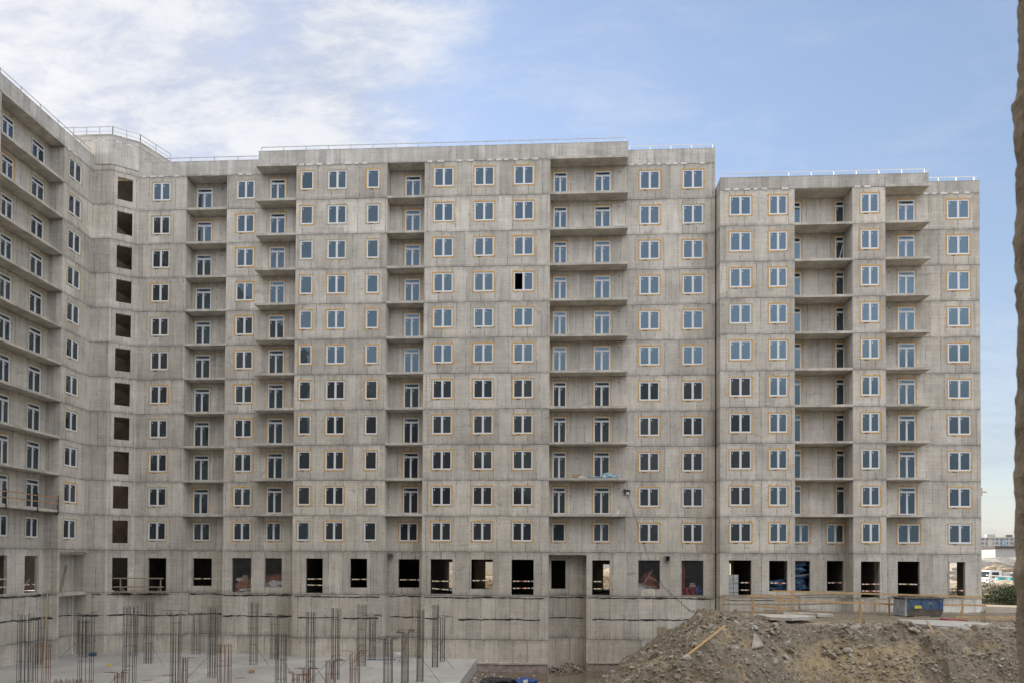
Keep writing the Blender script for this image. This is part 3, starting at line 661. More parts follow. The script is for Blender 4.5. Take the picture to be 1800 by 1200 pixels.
tar(lw, fV, [(E2+.1, E1-.1)], 5.22, 41); tar(lw, fV, [(E2+.1, E1-.1)], 3.35, 42); tar(lw, fW, [(40, E2-.1)], 5.22, 43)
fE = plane_y(E1); tar(lw, fE, [(VX+.05, WX-.5)], 5.25, 44); tar(lw, fE, [(VX+.05, WX-.3)], 3.4, 45); tar(lw, fV, [(E1+.3, Y0-.1)], 3.35, 46)

# ================================================================== THE CAMERA'S OWN BUILDING
ob = tag(empty('apartment_building'), 'rough broken concrete wall edge close to the camera along the right edge', 'building')
OB_T = 40.3
holes = [(-3.0, 1.0, 6.5, 10.4)]+[(x_, x_+1.7, 5.4, 8.) for x_ in (-33, -25, -17, 9, 17, 25)]
wall(ob, plane_y(1.05), -38, 34, ZB, OB_T, holes, th=.3, mt='own_facade')
for a_, b_ in (((-38, -12, ZB), (-37.8, 1.0, OB_T)), ((33.8, -12, ZB), (34, 1.0, OB_T)), ((-37.7, -12, ZB), (33.7, -11.8, OB_T))): mb = MB(); mb.box(a_, b_, 'own_facade'); mb.build('wall', ob)
mb = MB(); mb.box((-37.7, -11.7, OB_T-.4), (33.7, .99, OB_T-.1), 'slab_concrete'); mb.build('roof', ob)
mb = MB(); mb.box((-37.7, -11.7, 6.3), (33.7, .99, 6.49), 'dark_room'); mb.box((-37.7, -11.7, 10.45), (33.7, .99, 10.6), 'dark_room')
for z_ in (3.3, 13.6, 16.6, 19.6, 22.6, 25.6, 28.6, 31.6, 34.6, 37.6): mb.box((-37.7, -11.7, z_), (33.7, .99, z_+.2), 'dark_room')
mb.box((-37.7, -6.2, -1), (33.7, -6., 39), 'dark_room'); mb.build('floor_slab', ob)
# rough jamb: dense block displaced
def jamb():
    n_z, n_x = 420, 26
    vs = []; fs = []
    zs = [6.5+3.9*i/(n_z-1) for i in range(n_z)]
    # profile goes around the edge: front face (y=1.0) from x=1.2 to edge, edge face y 1.0->1.33, back face
    prof = [(1.20-.02*i, .985, 0) for i in range(16)]+[(.895, .985+.03*i, 1) for i in range(1, 13)]+[(.895+.03*i, 1.37, 2) for i in range(1, 6)]
    for z_ in zs:
        big = -.006+.004*noise.noise((0, 0, z_*1.1+5))+.003*noise.noise((3, 0, z_*6.0))
        step = .006 if z_ > 10.0-.96 else 0.   # a chip where the edge steps back near the top
        ch = .007*max(0, 1-abs(z_-8.13)/.03)
        for (x_, y_, f_) in prof:
            p = Vector((x_, y_, z_)); d = .0035*noise.fractal(p*16, 1., 2., 4)+.004*noise.noise(p*45)+.0025*noise.noise(p*100)
            sx = big+step-ch if f_ == 1 or x_ < .94 else 0
            vs.append((x_+sx+(d if f_ == 1 else d*.3), y_+(d if f_ != 1 else 0)+.012*noise.noise((x_*6, z_*6, 1)), z_))
    m_ = len(prof)
    for i in range(n_z-1):
        for j in range(m_-1): fs.append((i*m_+j, i*m_+j+1, (i+1)*m_+j+1, (i+1)*m_+j))
    mb = MB(); mb.add(vs, fs, 'jamb'); o = mb.build('jamb', ob, True); return o
mat('jamb', (.60, .49, .37), .95, col2=(.38, .30, .22), vscale=14, bump=.008, bscale=60)
jamb()

# ================================================================== GROUND, PIT, SLAB, WATER, SOIL
def st(o): o['kind'] = 'structure'; return o
mb = MB(); g = 4.2
for a, b in (((-3000, BACK-.3, 0), (3000, 4500, 0)), ((-3000, -3000, 0), (-54, BACK-.3, 0)), ((62, -3000, 0), (3000, BACK-.3, 0)), ((-54, -3000, 0), (62, -11.5, 0)), ((34, -11.5, 0), (62, 1.3, 0)), ((35.8, 57.2, 0), (62, BACK-.3, 0))):
    mb.add([(a[0], a[1], g), (b[0], a[1], g), (b[0], b[1], g), (a[0], b[1], g)], [(0, 1, 2, 3)], 'sand')
st(mb.build('ground'))
mb = MB(); mb.box((-41.5, 1.4, -1.0), (-5.9, Y0+3, 0.), 'slab_top'); st(mb.build('foundation_slab', bevel=.02))
XE = -5.9
def soil_h(x, y):
    n1 = noise.noise((x*.16, y*.16, 2.)); n2 = noise.noise((x*.55, y*.55, 7.))
    yc = 42.2+1.0*n1*2+.5*n2+(-.7 if 21.8 < x < 28.5 else .9 if x >= 28.5 else 0)+0
    xs = x-.19*(y-45)-.9
    fl = np.interp(xs, (-3, 1.5, 3.3, 6.2, 8.8, 10.6, 12.2), (-1.7, -1.3, .0, 1.9, 3.65, 4.5, 5.6))+.25*n2
    fr_ = 4.3-(.80+.15*n1)*(yc-y)
    top = 4.2+.38*math.exp(-((x-13.2)/1.6)**2-((y-47)/3.2)**2)+.10*n2*(1 if y < 50 else .4)
    if x > 30 and y < 50: top += .12*noise.noise((x*.8, y*.8, 1.))
    k = .35
    a, b = fl, fr_
    h = max(k-abs(a-b), 0)/k; z = min(a, b)-h*h*k/4
    h = max(k-abs(z-top), 0)/k; z = min(z, top)-h*h*k/4
    rough = 1. if y < yc+.8 or x < 13 else .28
    if y > 52.5 and x > 14: rough = .15
    d = .34*noise.fractal((x*.55, y*.55, z*.55+9), 1., 2., 3)+.26*noise.fractal((x*1.7, y*1.7, z*1.7), .8, 2., 4)+.10*noise.noise((x*5.5, y*5.5, z*5))-.22*max(0, .35-abs(noise.noise((x*.9, y*.9+z*.6, 4.)))*3)
    if 36 < y < 52 and x < 36:
        v1 = noise.voronoi((x*1.5, y*1.5, z*1.5))[0]; v2 = noise.voronoi((x*3.6, y*3.6, z*3.6+5))[0]
        cl = .6+.8*noise.noise((x*.3, y*.3, 8.)); d += cl*(.30*min(.42, v1[1]-v1[0])+.13*min(.4, v2[1]-v2[0]))-.05
    # blocky clay shoulders
    q = noise.noise((x*.42+4, y*.42, z*.5)); d += .55*max(0, q-.12)*rough
    zz_ = z+d*rough
    bank = -1.42+.5*max(0, 1-(x-XE)/1.5)+.12*noise.noise((x*1.2, y*1.2, 0)) if x < 3 else -9
    return max(zz_, bank, -1.7)
xs_ = np.concatenate([np.arange(XE+.02, 1.0, .3), np.arange(1.0, 36.2, .09), np.arange(36.5, 62.1, .6)])
ys_ = np.concatenate([np.arange(1.4, 33, .9), np.arange(33, 36, .25), np.arange(36, 50, .085), np.arange(50, 57.6, .15)])
vs = []; fs = []
for yy in ys_:
    for xx in xs_: vs.append((xx, yy, soil_h(float(xx), float(yy))))
nx = len(xs_)
for j in range(len(ys_)-1):
    for i in range(nx-1): fs.append((j*nx+i, j*nx+i+1, (j+1)*nx+i+1, (j+1)*nx+i))
mb = MB(); mb.add(vs, fs, 'soil'); st(mb.build('soil_mound', smooth=True))
mb = MB(); mb.add([(-8, 1.5, -1.05), (9, 1.5, -1.05), (9, 60, -1.05), (-8, 60, -1.05)], [(0, 1, 2, 3)], 'water'); st(mb.build('water'))
mb = MB(); mb.box((-8, 56.6, -3), (14.2, 62, -1.8), 'soil'); mb.box((-8, 1, -3), (10, 57, -1.9), 'soil'); st(mb.build('pit_floor'))

# ---------------- rocks
def rock_mesh(seed, sub=1, flat=.7, mt='stone'):
    r = random.Random(seed); bm = bmesh.new(); bmesh.ops.create_icosphere(bm, subdivisions=sub, radius=1.)
    sx, sy, sz = r.uniform(.8, 1.3), r.uniform(.7, 1.1), flat*r.uniform(.7, 1.1)
    planes = [(Vector((r.uniform(-1, 1), r.uniform(-1, 1), r.uniform(-1, 1))).normalized(), r.uniform(.42, .78)) for _ in range(9)]
    for v in bm.verts:
        p = v.co.copy()
        for n_, d_ in planes:
            e = p.dot(n_)-d_
            if e > 0: p -= n_*e
        p += .12*Vector((noise.noise(p*2+Vector((seed, 0, 0))), noise.noise(p*2+Vector((0, seed, 0))), noise.noise(p*2+Vector((0, 0, seed)))))
        v.co = Vector((p.x*sx, p.y*sy, p.z*sz))
    me = bpy.data.meshes.new('rock'); bm.to_mesh(me); bm.free(); me.materials.append(M[mt]); return me
base = [rock_mesh(i, 2) for i in range(8)]
arrs = []
for me in [rock_mesh(i+50, 1) for i in range(8)]:
    v = np.array([q.co[:] for q in me.vertices]); f = np.array([list(p.vertices) for p in me.polygons]); arrs.append((v, f))
def rubble(name, n, sampler, smin, smax, seed, mats_=('stone', 'stone_pale'), pw=2.6):
    r = np.random.RandomState(seed); V_ = []; F_ = []; MI = []; off = 0
    for i in range(n):
        x_, y_, zf_ = sampler(r)
        s_ = smin+(smax-smin)*(r.rand()**pw); v, f = arrs[r.randint(8)]
        a, b, c = r.rand(3)*6.28; ca, sa, cb_, sb = math.cos(a), math.sin(a), math.cos(b), math.sin(b)
        Rz = np.array([[ca, -sa, 0], [sa, ca, 0], [0, 0, 1]]); Rx = np.array([[1, 0, 0], [0, cb_, -sb], [0, sb, cb_]])
        V_.append((v*s_)@(Rz@Rx).T+np.array([x_, y_, zf_+s_*.22])); F_.append(f+off); off += len(v); MI += [0 if r.rand() < .68 else 1]*len(f)
    V_ = np.concatenate(V_); F_ = np.concatenate(F_)
    me = bpy.data.meshes.new(name); me.from_pydata(V_.tolist(), [], F_.tolist())
    for q in mats_: me.materials.append(M[q])
    me.polygons.foreach_set('material_index', MI); me.update()
    o = bpy.data.objects.new(name, me); COL.objects.link(o); return o
def smp_mound(r):
    while True:
        x_ = 2.5+33*r.rand(); y_ = 36+(18 if x_ < 15 else 9)*r.rand()
        z_ = soil_h(x_, y_)
        if z_ < -1.2: continue
        if y_ > 45 and x_ > 15 and r.rand() < .8: continue
        c = noise.noise((x_*.35, y_*.35, 3.))       # clumps; clay faces stay nearly bare
        if r.rand() > .55+1.3*c: continue
        return x_, y_, z_
tag(rubble('rubble', 15000, smp_mound, .02, .19, 1, pw=3.2), 'grey brown stones and broken concrete strewn over the earth bank', 'rubble', None, 'stuff')
def smp_clod(r):
    while True:
        if r.rand() < .6: x_ = 4+8.5*r.rand(); y_ = 38+16*r.rand()
        else: x_ = 12+22*r.rand(); y_ = 41.3+1.8*r.rand()
        z_ = soil_h(x_, y_)
        if z_ > -.9 and noise.noise((x_*.6, y_*.6, 1.)) > -.15: return x_, y_, z_-.02
tag(rubble('clods', 850, smp_clod, .09, .40, 21, pw=2.4), 'angular clods and broken lumps on the left slope and crest of the bank', 'clods', None, 'stuff')
def smp_pit(r):
    x_ = XE+.1+(1.6 if r.rand() < .85 else 6)*r.rand(); y_ = 40+15.5*r.rand(); return x_, y_, max(soil_h(x_, y_), -1.03)
tag(rubble('litter', 420, smp_pit, .02, .13, 4, ('white_bag', 'stone')), 'small pale litter and chips on the muddy bank beside the pit water', 'litter', None, 'stuff')
def smp_base(r):
    x_ = .2+2.8*r.rand(); return x_, YA-.9+1.8*r.rand(), -1.1+.5*r.rand()*r.rand()
tag(rubble('debris', 260, smp_base, .05, .28, 5), 'dark rubble heap at the foot of the recessed wall by the water', 'rubble', None, 'stuff')
r = random.Random(12)
ordn = 'first second third fourth fifth sixth seventh eighth ninth tenth eleventh twelfth thirteenth fourteenth fifteenth sixteenth'.split()
# chunks that stand out, each its own thing
chunks = [(13.2, 40.6, .24, 'stone_pale'), (20.3, 41.2, .30, 'stone'), (7.0, 45.5, .45, 'stone'), (9.6, 43.6, .42, 'stone'), (8.2, 46.8, .36, 'stone'), (11.5, 45.2, .24, 'stone_pale'), (12.4, 44.3, .36, 'stone'),
          (5.7, 47.6, .40, 'stone'), (16.2, 38.6, .45, 'stone'), (14.7, 37.8, .42, 'stone'), (23.2, 37.7, .24, 'stone_pale'), (26.4, 39.6, .24, 'stone_pale'), (29.2, 41.6, .38, 'stone'), (30.3, 42.8, .33, 'stone'), (25.3, 41.6, .36, 'stone'),
          (21.5, 42.6, .36, 'stone'), (18.9, 42.4, .34, 'stone'), (10.8, 40.2, .38, 'stone'), (12.9, 38.6, .24, 'stone_pale'), (10.1, 47.2, .36, 'stone')]
co_ = sorted(range(len(chunks)), key=lambda i: chunks[i][0]/chunks[i][1]); clab = {}; cn_ = {}
for i in co_:
    mt = chunks[i][3]; cn_[mt] = cn_.get(mt, 0)+1
    clab[i] = (f'rough grey boulder on the earth bank, {ordn[cn_[mt]-1]} grey one from the left' if mt == 'stone' else f'pale broken concrete lump on the earth bank, {ordn[cn_[mt]-1]} pale one from the left')
for i, (x_, y_, s_, mt) in enumerate(chunks):
    me = base[i % 8].copy(); me.materials.clear(); me.materials.append(M[mt])
    o = bpy.data.objects.new('boulder', me); COL.objects.link(o); o.location = (x_, y_, soil_h(x_, y_)+s_*.15); o.rotation_euler = (r.random()*6, r.random()*6, r.random()*6); o.scale = (s_, s_, s_)
    tag(o, clab[i], 'boulder', 'boulders on the earth bank')

def plate(name, pts, th, mt, label, cat, tilt=(0, 0)):
    """broken flat slab: polygon outline at height, given thickness"""
    mb = MB(); n = len(pts); cx = sum(p[0] for p in pts)/n; cy = sum(p[1] for p in pts)/n
    loc = (cx, cy, pts[0][2])
    top = [(p[0]-cx, p[1]-cy, p[2]-loc[2]) for p in pts]
    vs = top+[(p[0]*.985, p[1]*.985, p[2]-th) for p in top]
    fs = [tuple(range(n)), tuple(range(n, 2*n))[::-1]]+[(i, n+i, n+(i+1) % n, (i+1) % n) for i in range(n)]
    mb.add(vs, fs, mt); o = mb.build(name, None, bevel=.02); o.location = loc; tag(o, label, cat); return o
zz1 = 4.62
plate('concrete_slab', [(14.3, 44.9, 4.66), (15.6, 44.6, 4.66), (17.9, 46.6, 4.62), (17.0, 48.2, 4.60), (14.1, 47.6, 4.66)], .22, 'slab_concrete', 'brownish broken concrete slab overhanging the crest of the earth bank', 'concrete slab')
plate('concrete_slab', [(17.1, 50.6, 4.50), (19.2, 50.2, 4.54), (19.3, 51.3, 4.52), (17.3, 51.6, 4.50)], .24, 'slab_concrete', 'grey concrete slab lying behind the guard rail posts, left of the pair', 'concrete slab')
plate('concrete_slab', [(19.35, 50.3, 4.52), (20.6, 50.4, 4.46), (20.5, 51.2, 4.48), (19.5, 51.3, 4.50)], .24, 'slab_concrete', 'short grey concrete slab end lying right of a longer one', 'concrete slab')
plate('road_slab', [(22.6, 44.2, 4.44), (23.6, 42.4, 4.42), (25.2, 42.0, 4.42), (28.1, 44.8, 4.40), (26.9, 46.6, 4.40), (23.3, 47.0, 4.44)], .22, 'pale_slab', 'large pale whitish slab with curved front edge on the crest of the bank', 'concrete slab')
plate('concrete_shard', [(11.95, 40.9, 3.15), (12.75, 41.1, 3.3), (12.65, 41.5, 3.6), (12.35, 41.7, 4.0)], .1, 'stone_pale', 'pale triangular concrete shard standing out of the dark soil', 'concrete shard')

def plank(name, p, q, w_, h_, mt, label, cat='plank', group=None):
    mb = MB(); p, q = Vector(p), Vector(q); c = (p+q)/2; mb.bar(p-c, q-c, w_, h_, mt); o = mb.build(name, None); o.location = c; return tag(o, label, cat, group)
mb = MB(); A, B = Vector((10.2, 42.6, soil_h(10.2, 42.6)+.12)), Vector((8.55, 40.6, soil_h(8.55, 40.6)+.15))
A = Vector((10.57, 41.4, 4.38)); B = Vector((7.62, 37.6, 3.15))
sh = tag(empty('timber_prop', B), 'long yellow timber with a lump of concrete on its lower end, leaning on the bank', 'timber')
mb = MB(); mb.bar((0, 0, 0), A-B, .12, .07, 'wood_new'); mb.build('pole', sh)
o = inst(base[3], 'concrete_lump', sh, (-.12, -.25, -.15), .4, (.5, .3, .42)); o.data = base[3].copy(); o.data.materials.clear(); o.data.materials.append(M['stone_pale'])
def on_soil(x_, y_, d=.08): return (x_, y_, soil_h(x_, y_)+d)
p, q = on_soil(5.9, 42.2, .12), on_soil(10.6, 40.3, .14); plank('lath', (5.40, 44.0, 1.32), (9.8, 37.3, 2.68), .06, .05, 'wood_new', 'thin yellow lath lying nearly level across the lower bank')
plank('plank', (9.17, 44.0, 3.87), (8.45, 42.8, 3.08), .10, .05, 'wood_old', 'short weathered plank among the stones on the left slope')
plank('plank', (23.3, 43.4, 4.62), (22.5, 41.0, 3.98), .13, .05, 'wood_old', 'grey board sliding off the front edge of the pale slab')

# ---------------- wooden guard rails
def guard(label, posts, rails, name='guard_rail'):
    c = posts[0][0]; root = tag(empty(name, c), label, 'guard rail', 'timber guard rails on the bank')
    C_ = Vector(c)
    for p, h_, *rest in posts:
        P_ = Vector(p)-C_; mb = MB(); mb.bar(P_+Vector((0, 0, -.2)), P_+Vector((rest[1] if len(rest) > 1 else 0, 0, h_)), .12, .06, 'wood_new', up=(0, 1, 0)); mb.build('post', root)
        if rest and rest[0]:
            mb = MB(); mb.bar(P_+Vector((rest[0], -.1, 0.)), P_+Vector((0, -.04, .5)), .09, .05, 'wood_new'); mb.build('brace', root)
    for p, q, mt in rails:
        mb = MB(); mb.bar(Vector(p)-C_, Vector(q)-C_, .03, .13, mt); mb.build('rail', root)
    return root
g_ = 4.2
guard('long yellow timber guard rail running behind the blue skip', [((18.4, 52.6, g_), 1.8, .35), ((25.2, 54.2, g_+.0), 1.35, 0), ((26.4, 54.4, g_), 1.35, 0), ((32.0, 54.6, g_), 1.15, -.3)],
      [((16.9, 52.5, 6.02), (25.5, 54.1, 5.80), 'wood_new'), ((25.4, 54.05, 5.80), (33.6, 54.6, 5.58), 'wood_new'), ((17.0, 52.45, 5.35), (26.2, 54.2, 5.02), 'wood_new'), ((26.1, 54.3, 5.0), (33.7, 54.5, 4.95), 'wood_new')])
guard('short yellow timber guard rail with two thin posts, left of the long one', [((14.9, 50.6, g_+.2), 1.35, 0), ((16.6, 50.3, g_+.1), 1.45, 0, .15)],
      [((14.4, 50.5, 5.75), (17.9, 50.9, 5.66), 'wood_new'), ((14.7, 50.45, 5.02), (17.6, 50.9, 4.80), 'wood_new')])
guard('weathered brown timber guard rail close to the right block wall', [((14.0, 55.6, g_), 1.3, 0), ((20.1, 55.9, g_), 1.3, .3), ((24.6, 55.3, g_), 1.2, -.3)],
      [((13.8, 55.5, 5.50), (18.0, 55.7, 5.52), 'wood_old'), ((18.0, 55.7, 5.45), (25.0, 55.2, 5.78), 'wood_old'), ((13.9, 55.5, 4.80), (18.2, 55.7, 4.82), 'wood_old'), ((18.2, 55.7, 4.78), (24.8, 55.2, 5.05), 'wood_old')])
# stakes and boards on the ground
def stake(x_, y_, h_, label, forked=False):
    root = tag(empty('wooden_stake', (x_, y_, g_)), label, 'stake'); mb = MB(); mb.bar((0, 0, -.3), (.03, 0, h_), .13, .06, 'wood_new' if not forked else 'wood_old', up=(0, 1, 0)); mb.build('post', root)
    mb = MB(); mb.bar((.1, -.05, .3), (.5, -.05, -.05), .08, .05, 'wood_old'); mb.build('brace', root)
    if forked: mb = MB(); mb.bar((-.12, .0, -.2), (-.22, 0, h_*.9), .1, .06, 'wood_old', up=(0, 1, 0)); mb.build('post', root)
stake(20.6, 46.3, 1.05, 'pointed yellow stake standing on the bank crest with a brace at its foot'); stake(28.6, 46.4, .95, 'pair of weathered stakes driven in near the right edge of the bank', True)
plank('timber_board', (18.6, 47.3, 4.42), (28.4, 48.0, 4.38), .10, .08, 'wood_old', 'long dirty board lying on the ground in front of the blue skip')
plank('timber_board', (28.9, 50.2, 4.36), (34.5, 50.4, 4.36), .12, .10, 'wood_new', 'yellow board on the ground at the far right beyond the stakes')
plank('timber_board', (29.3, 48.4, 4.34), (35.0, 48.6, 4.34), .2, .06, 'wood_old', 'wide weathered board on the ground at the right, nearer than the yellow one')
plank('timber_board', (16.8, 54.0, 4.46), (20.9, 54.4, 4.55), .35, .05, 'wood_old', 'brown boards lying behind the grey slabs by the wall')
mb = MB(); mb.box((-.75, -.35, 0), (.75, .35, .10), 'red_cloth'); o = mb.build('red_cloth', None, bevel=.04); o.location = (26.95, 46.95, 4.36); o.rotation_euler = (0, .05, -.2); tag(o, 'dark red sheet lying behind the pale slab', 'sheet')

# ---------------- blue skip
sk = tag(empty('skip_container', (27.9, 53.0, 4.2), .02), 'blue and grey metal waste skip with a yellow sticker standing by the wall', 'skip')
mb = MB(); L, Dp = 1.72, .85
def prism(mb, x0b, x1b, x0t, x1t, z0, z1, y0b, y1b, y0t, y1t, mt):
    vs = [(x0b, y0b, z0), (x1b, y0b, z0), (x1b, y1b, z0), (x0b, y1b, z0), (x0t, y0t, z1), (x1t, y0t, z1), (x1t, y1t, z1), (x0t, y1t, z1)]
    mb.add(vs, [(0, 3, 2, 1), (4, 5, 6, 7), (0, 1, 5, 4), (1, 2, 6, 5), (2, 3, 7, 6), (3, 0, 4, 7)], mt)
prism(mb, -1.55, 1.45, -1.6, 1.62, .05, .55, -.7, .8, -.86, .85, 'brown_steel'); mb.build('lower_body', sk)
mb = MB(); prism(mb, -1.6, 1.62, -1.62, 1.64, .56, 1.36, -.8, .85, -.8, .85, 'skip_blue')
for x_ in (-1.2, -.3, .55, 1.3): mb.box((x_-.04, -.84, .58), (x_+.04, -.80, 1.34), 'skip_blue')
mb.build('upper_body', sk)
mb = MB(); prism(mb, -1.86, -1.63, -1.78, -1.66, .05, 1.38, -.85, .8, -.85, .8, 'skip_grey'); mb.build('end_plate', sk)
mb = MB(); mb.box((-1.95, -.92, 1.37), (1.72, -.78, 1.45), 'brown_steel'); mb.box((-1.95, .8, 1.37), (1.72, .92, 1.45), 'brown_steel'); mb.box((-1.95, -.77, 1.38), (-1.85, .79, 1.44), 'brown_steel'); mb.box((1.62, -.77, 1.38), (1.72, .79, 1.44), 'brown_steel')
mb.box((-1.8, -.76, 1.28), (1.6, .78, 1.39), 'dark_slot'); mb.build('rim', sk)
mb = MB(); mb.box((-.98, -.875, .62), (-.36, -.845, .84), 'yellow'); mb.build('sticker', sk)
for x_ in (-1.35, 1.2): mb = MB(); mb.tube([(x_-.12, -.9, 1.3), (x_, -.95, 1.1), (x_+.12, -.9, 1.3)], .03, 'grey_metal'); mb.build('lifting_lug', sk)
mb = MB()
for i in range(9): mb.box((.28+.09*i % .5, -.852, .95+.11*(i//5)), (.33+.09*i % .5, -.846, .99+.11*(i//5)), 'white_bag')
mb.build('paint_mark', sk)

# ---------------- rebar cages
RB = [(-41.1+2.2, 50.63, 3.68, 0.63, 1, 0), (-33.29, 41.94, 4.67, 0.73, 0, 0), (-38.6, 54.9, 3.09, 0.7, 0, 0), (-30.58, 39.9, 3.09, 0.8, 0, 1), (-29.48, 42.25, 4.75, 0.77, 1, 0), (-25.61, 35.27, 1.76, 1.15, 0, 1), (-25.61, 40.67, 5.29, 0.64, 0, 0), (-34.89, 55.9, 3.73, 0.61, 1, 0), (-31.26, 52.11, 4.86, 0.52, 0, 0), (-23.78, 36.85, 1.95, 0.34, 1, 1), (-23.73, 42.53, 4.9, 0.5, 1, 0), (-21.44, 39.43, 2.41, 0.26, 1, 1), (-30.3, 57.6, 3.56, 0.6, 1, 0), (-23.17, 46.22, 4.87, 0.46, 0, 0), (-19.94, 41.32, 2.94, 0.69, 0, 1), (-22.79, 51.98, 4.85, 0.48, 0, 0), (-22.53, 55.42, 3.8, 0.6, 1, 0), (-17.47, 44.07, 3.35, 0.62, 0, 0), (-13.81, 36.9, 1.99, 0.31, 1, 1), (-15.35, 43.63, 4.82, 0.47, 0, 0), (-13.28-.6, 38.8, 1.98, 0.4, 1, 1), (-14.55, 46.27, 4.87, 0.46, 0, 0), (-12.53, 38.99, 2.43, 0.49, 1, 1), (-11.6, 40.74, 2.77, 0.51, 1, 1), (-14.34, 52.15, 4.78, 0.56, 0, 0), (-14.39, 55.51, 3.73, 0.46, 1, 0), (-10.22, 43.45, 3.28, 0.51, 1, 0), (-9.19, 43.74, 3.7, 0.4, 1, 0), (-8.61, 45.88, 4.87, 0.38, 0, 0), (-8.62, 52.09, 4.79, 0.39, 0, 0), (-8.52, 55.08, 3.73, 0.32, 1, 0)]
RB.sort(key=lambda t: t[0]/t[1]); cnt = {}
for (x_, y_, h_, w_, hook, rust) in RB:
    ky = (hook, rust); cnt[ky] = cnt.get(ky, 0)+1
    desc = {(0, 0): 'tall straight dark rebar cage', (1, 0): 'dark rebar cage with hooked tops', (0, 1): 'low straight rusty rebar cage', (1, 1): 'low rusty rebar cage with hooked tops'}[ky]
    root = tag(empty('rebar_cage', (x_, y_, 0.)), f'{desc}, {ordn[cnt[ky]-1]} such one from the left on the slab', 'rebar cage', 'rebar cages standing on the slab')
    mt = 'rebar_rust' if rust else 'rebar'; r = random.Random(int(x_*100)); dp = .36 if w_ > .3 else .2
    pts = []
    for i in range(4 if w_ > .35 else 3):
        f = i/(3 if w_ > .35 else 2)
        pts += [(-w_/2+w_*f, -dp/2), (-w_/2+w_*f, dp/2)]
    pts += [(-w_/2, 0), (w_/2, 0)]
    for bx, by in pts:
        lean = (r.uniform(-.05, .05), r.uniform(-.04, .04)); hh = h_*r.uniform(.975, 1.01) if not hook else h_*r.uniform(.93, 1.)
        P_ = [(bx, by, -.02), (bx+lean[0]*.3, by, hh*.5), (bx+lean[0], by+lean[1], hh)]
        if hook:
            dr = -1 if bx < 0 else 1
            if r.random() < .6: P_ = P_[:-1]+[(bx+lean[0], by, hh-.06), (bx+lean[0]+dr*.05, by, hh), (bx+lean[0]+dr*r.uniform(.3, .62), by, hh+r.uniform(-.02, .02))]
        mb = MB(); mb.tube(P_, .017, mt, 5); mb.build('bar', root)
    for zc in [.35+1.25*i for i in range(int(h_/1.4)+1)]:
        mb = MB(); e = .02; c_ = [(-w_/2-e, -dp/2-e, zc), (w_/2+e, -dp/2-e, zc), (w_/2+e, dp/2+e, zc), (-w_/2-e, dp/2+e, zc)]
        for a, b in zip(c_, c_[1:]+c_[:1]): mb.bar(a, b, .012, .012, mt)
        mb.build('stirrup', root)
    if not hook and not rust and r.random() < .8:
        sd = r.choice((-1, 1)); mb = MB(); mb.tube([(0, 0, 1.7), (sd*1.5, -.6, .02)], .014, mt, 5); mb.build('diagonal_brace', root)
    if hook and not rust and r.random() < .8:
        mb = MB(); mb.tube([(-w_/2-.45, 0, h_-.02), (w_/2+.45, 0, h_+.01)], .014, mt, 5); mb.build('cross_bar', root)

# slab litter
r = random.Random(5)
def lit(name, loc, sz, mt, label, cat, rz=0.):
    mb = MB(); mb.box((-sz[0]/2, -sz[1]/2, 0), (sz[0]/2, sz[1]/2, sz[2]), mt); o = mb.build(name, None, bevel=min(sz)*.2); o.location = loc; o.rotation_euler = (0, 0, rz); return tag(o, label, cat)
lit('cardboard_box', (-21.3, 48.3, .0), (.4, .35, .25), 'cardboard', 'small open brown box on the slab between rebar cages', 'box', .3)
lit('board_offcut', (-21.2, 46.2, .0), (.7, .3, .05), 'pink_foam', 'pinkish board offcut lying in front of the small brown box', 'board', .4)
lit('board_offcut', (-26.6, 46.8, .0), (.8, .4, .04), 'pink_foam', 'pink board offcut on the slab near the left middle cages', 'board', .3)
lit('board_offcut', (-26.9, 44.8, .0), (.6, .25, .04), 'pink_foam', 'smaller pink board offcut nearer the viewer on the slab', 'board', .2)
o = lit('yellow_lump', (-33.4, 50.6, 0), (.3, .25, .12), 'yellow', 'small yellow lump on the slab near the corner tower', 'lump', .2)
lit('white_sack', (-12.6, 57.3, 0), (.8, .4, .4), 'white_bag', 'white sack on the slab against the recessed wall', 'sack', .1)
o = lit('green_sack', (-38.2, 55.6, 0), (.5, .4, .3), 'blue_film', 'small dark blue sack on the slab at the corner below the wing', 'sack', .1)
lit('blue_strip', (-13.6, 55.3, .03), (2.4, .06, .05), 'blue_cloth', 'blue strip lying by rebar cages near the wall', 'strip', .1)
mb = MB()
def smp_slab(r_): return -38+31*r_.rand(), 40+16.5*r_.rand()**.8, 0.
tag(rubble('slab_litter', 170, smp_slab, .015, .09, 9, ('stone_pale', 'pink_foam')), 'tiny chips and offcuts scattered on the pale foundation slab', 'litter', None, 'stuff')
plank('leaning_pole', (-33.0, 43.2, .05), (-39.5, 52.0, 5.6), .07, .07, 'plywood', 'long pale pole leaning from the slab up to the wing floor edge', 'pole')
plank('leaning_batten', (-11.9, 54.3, .05), (-10.9, 57.0, 4.3), .06, .06, 'wood_old', 'thin pale batten leaning in the recess of the middle block', 'batten')
plank('leaning_batten', (-15.4, 53.2, .05), (-12.6, 55.8, 2.6), .05, .05, 'wood_old', 'short pale batten slanting between two rebar cages', 'batten')
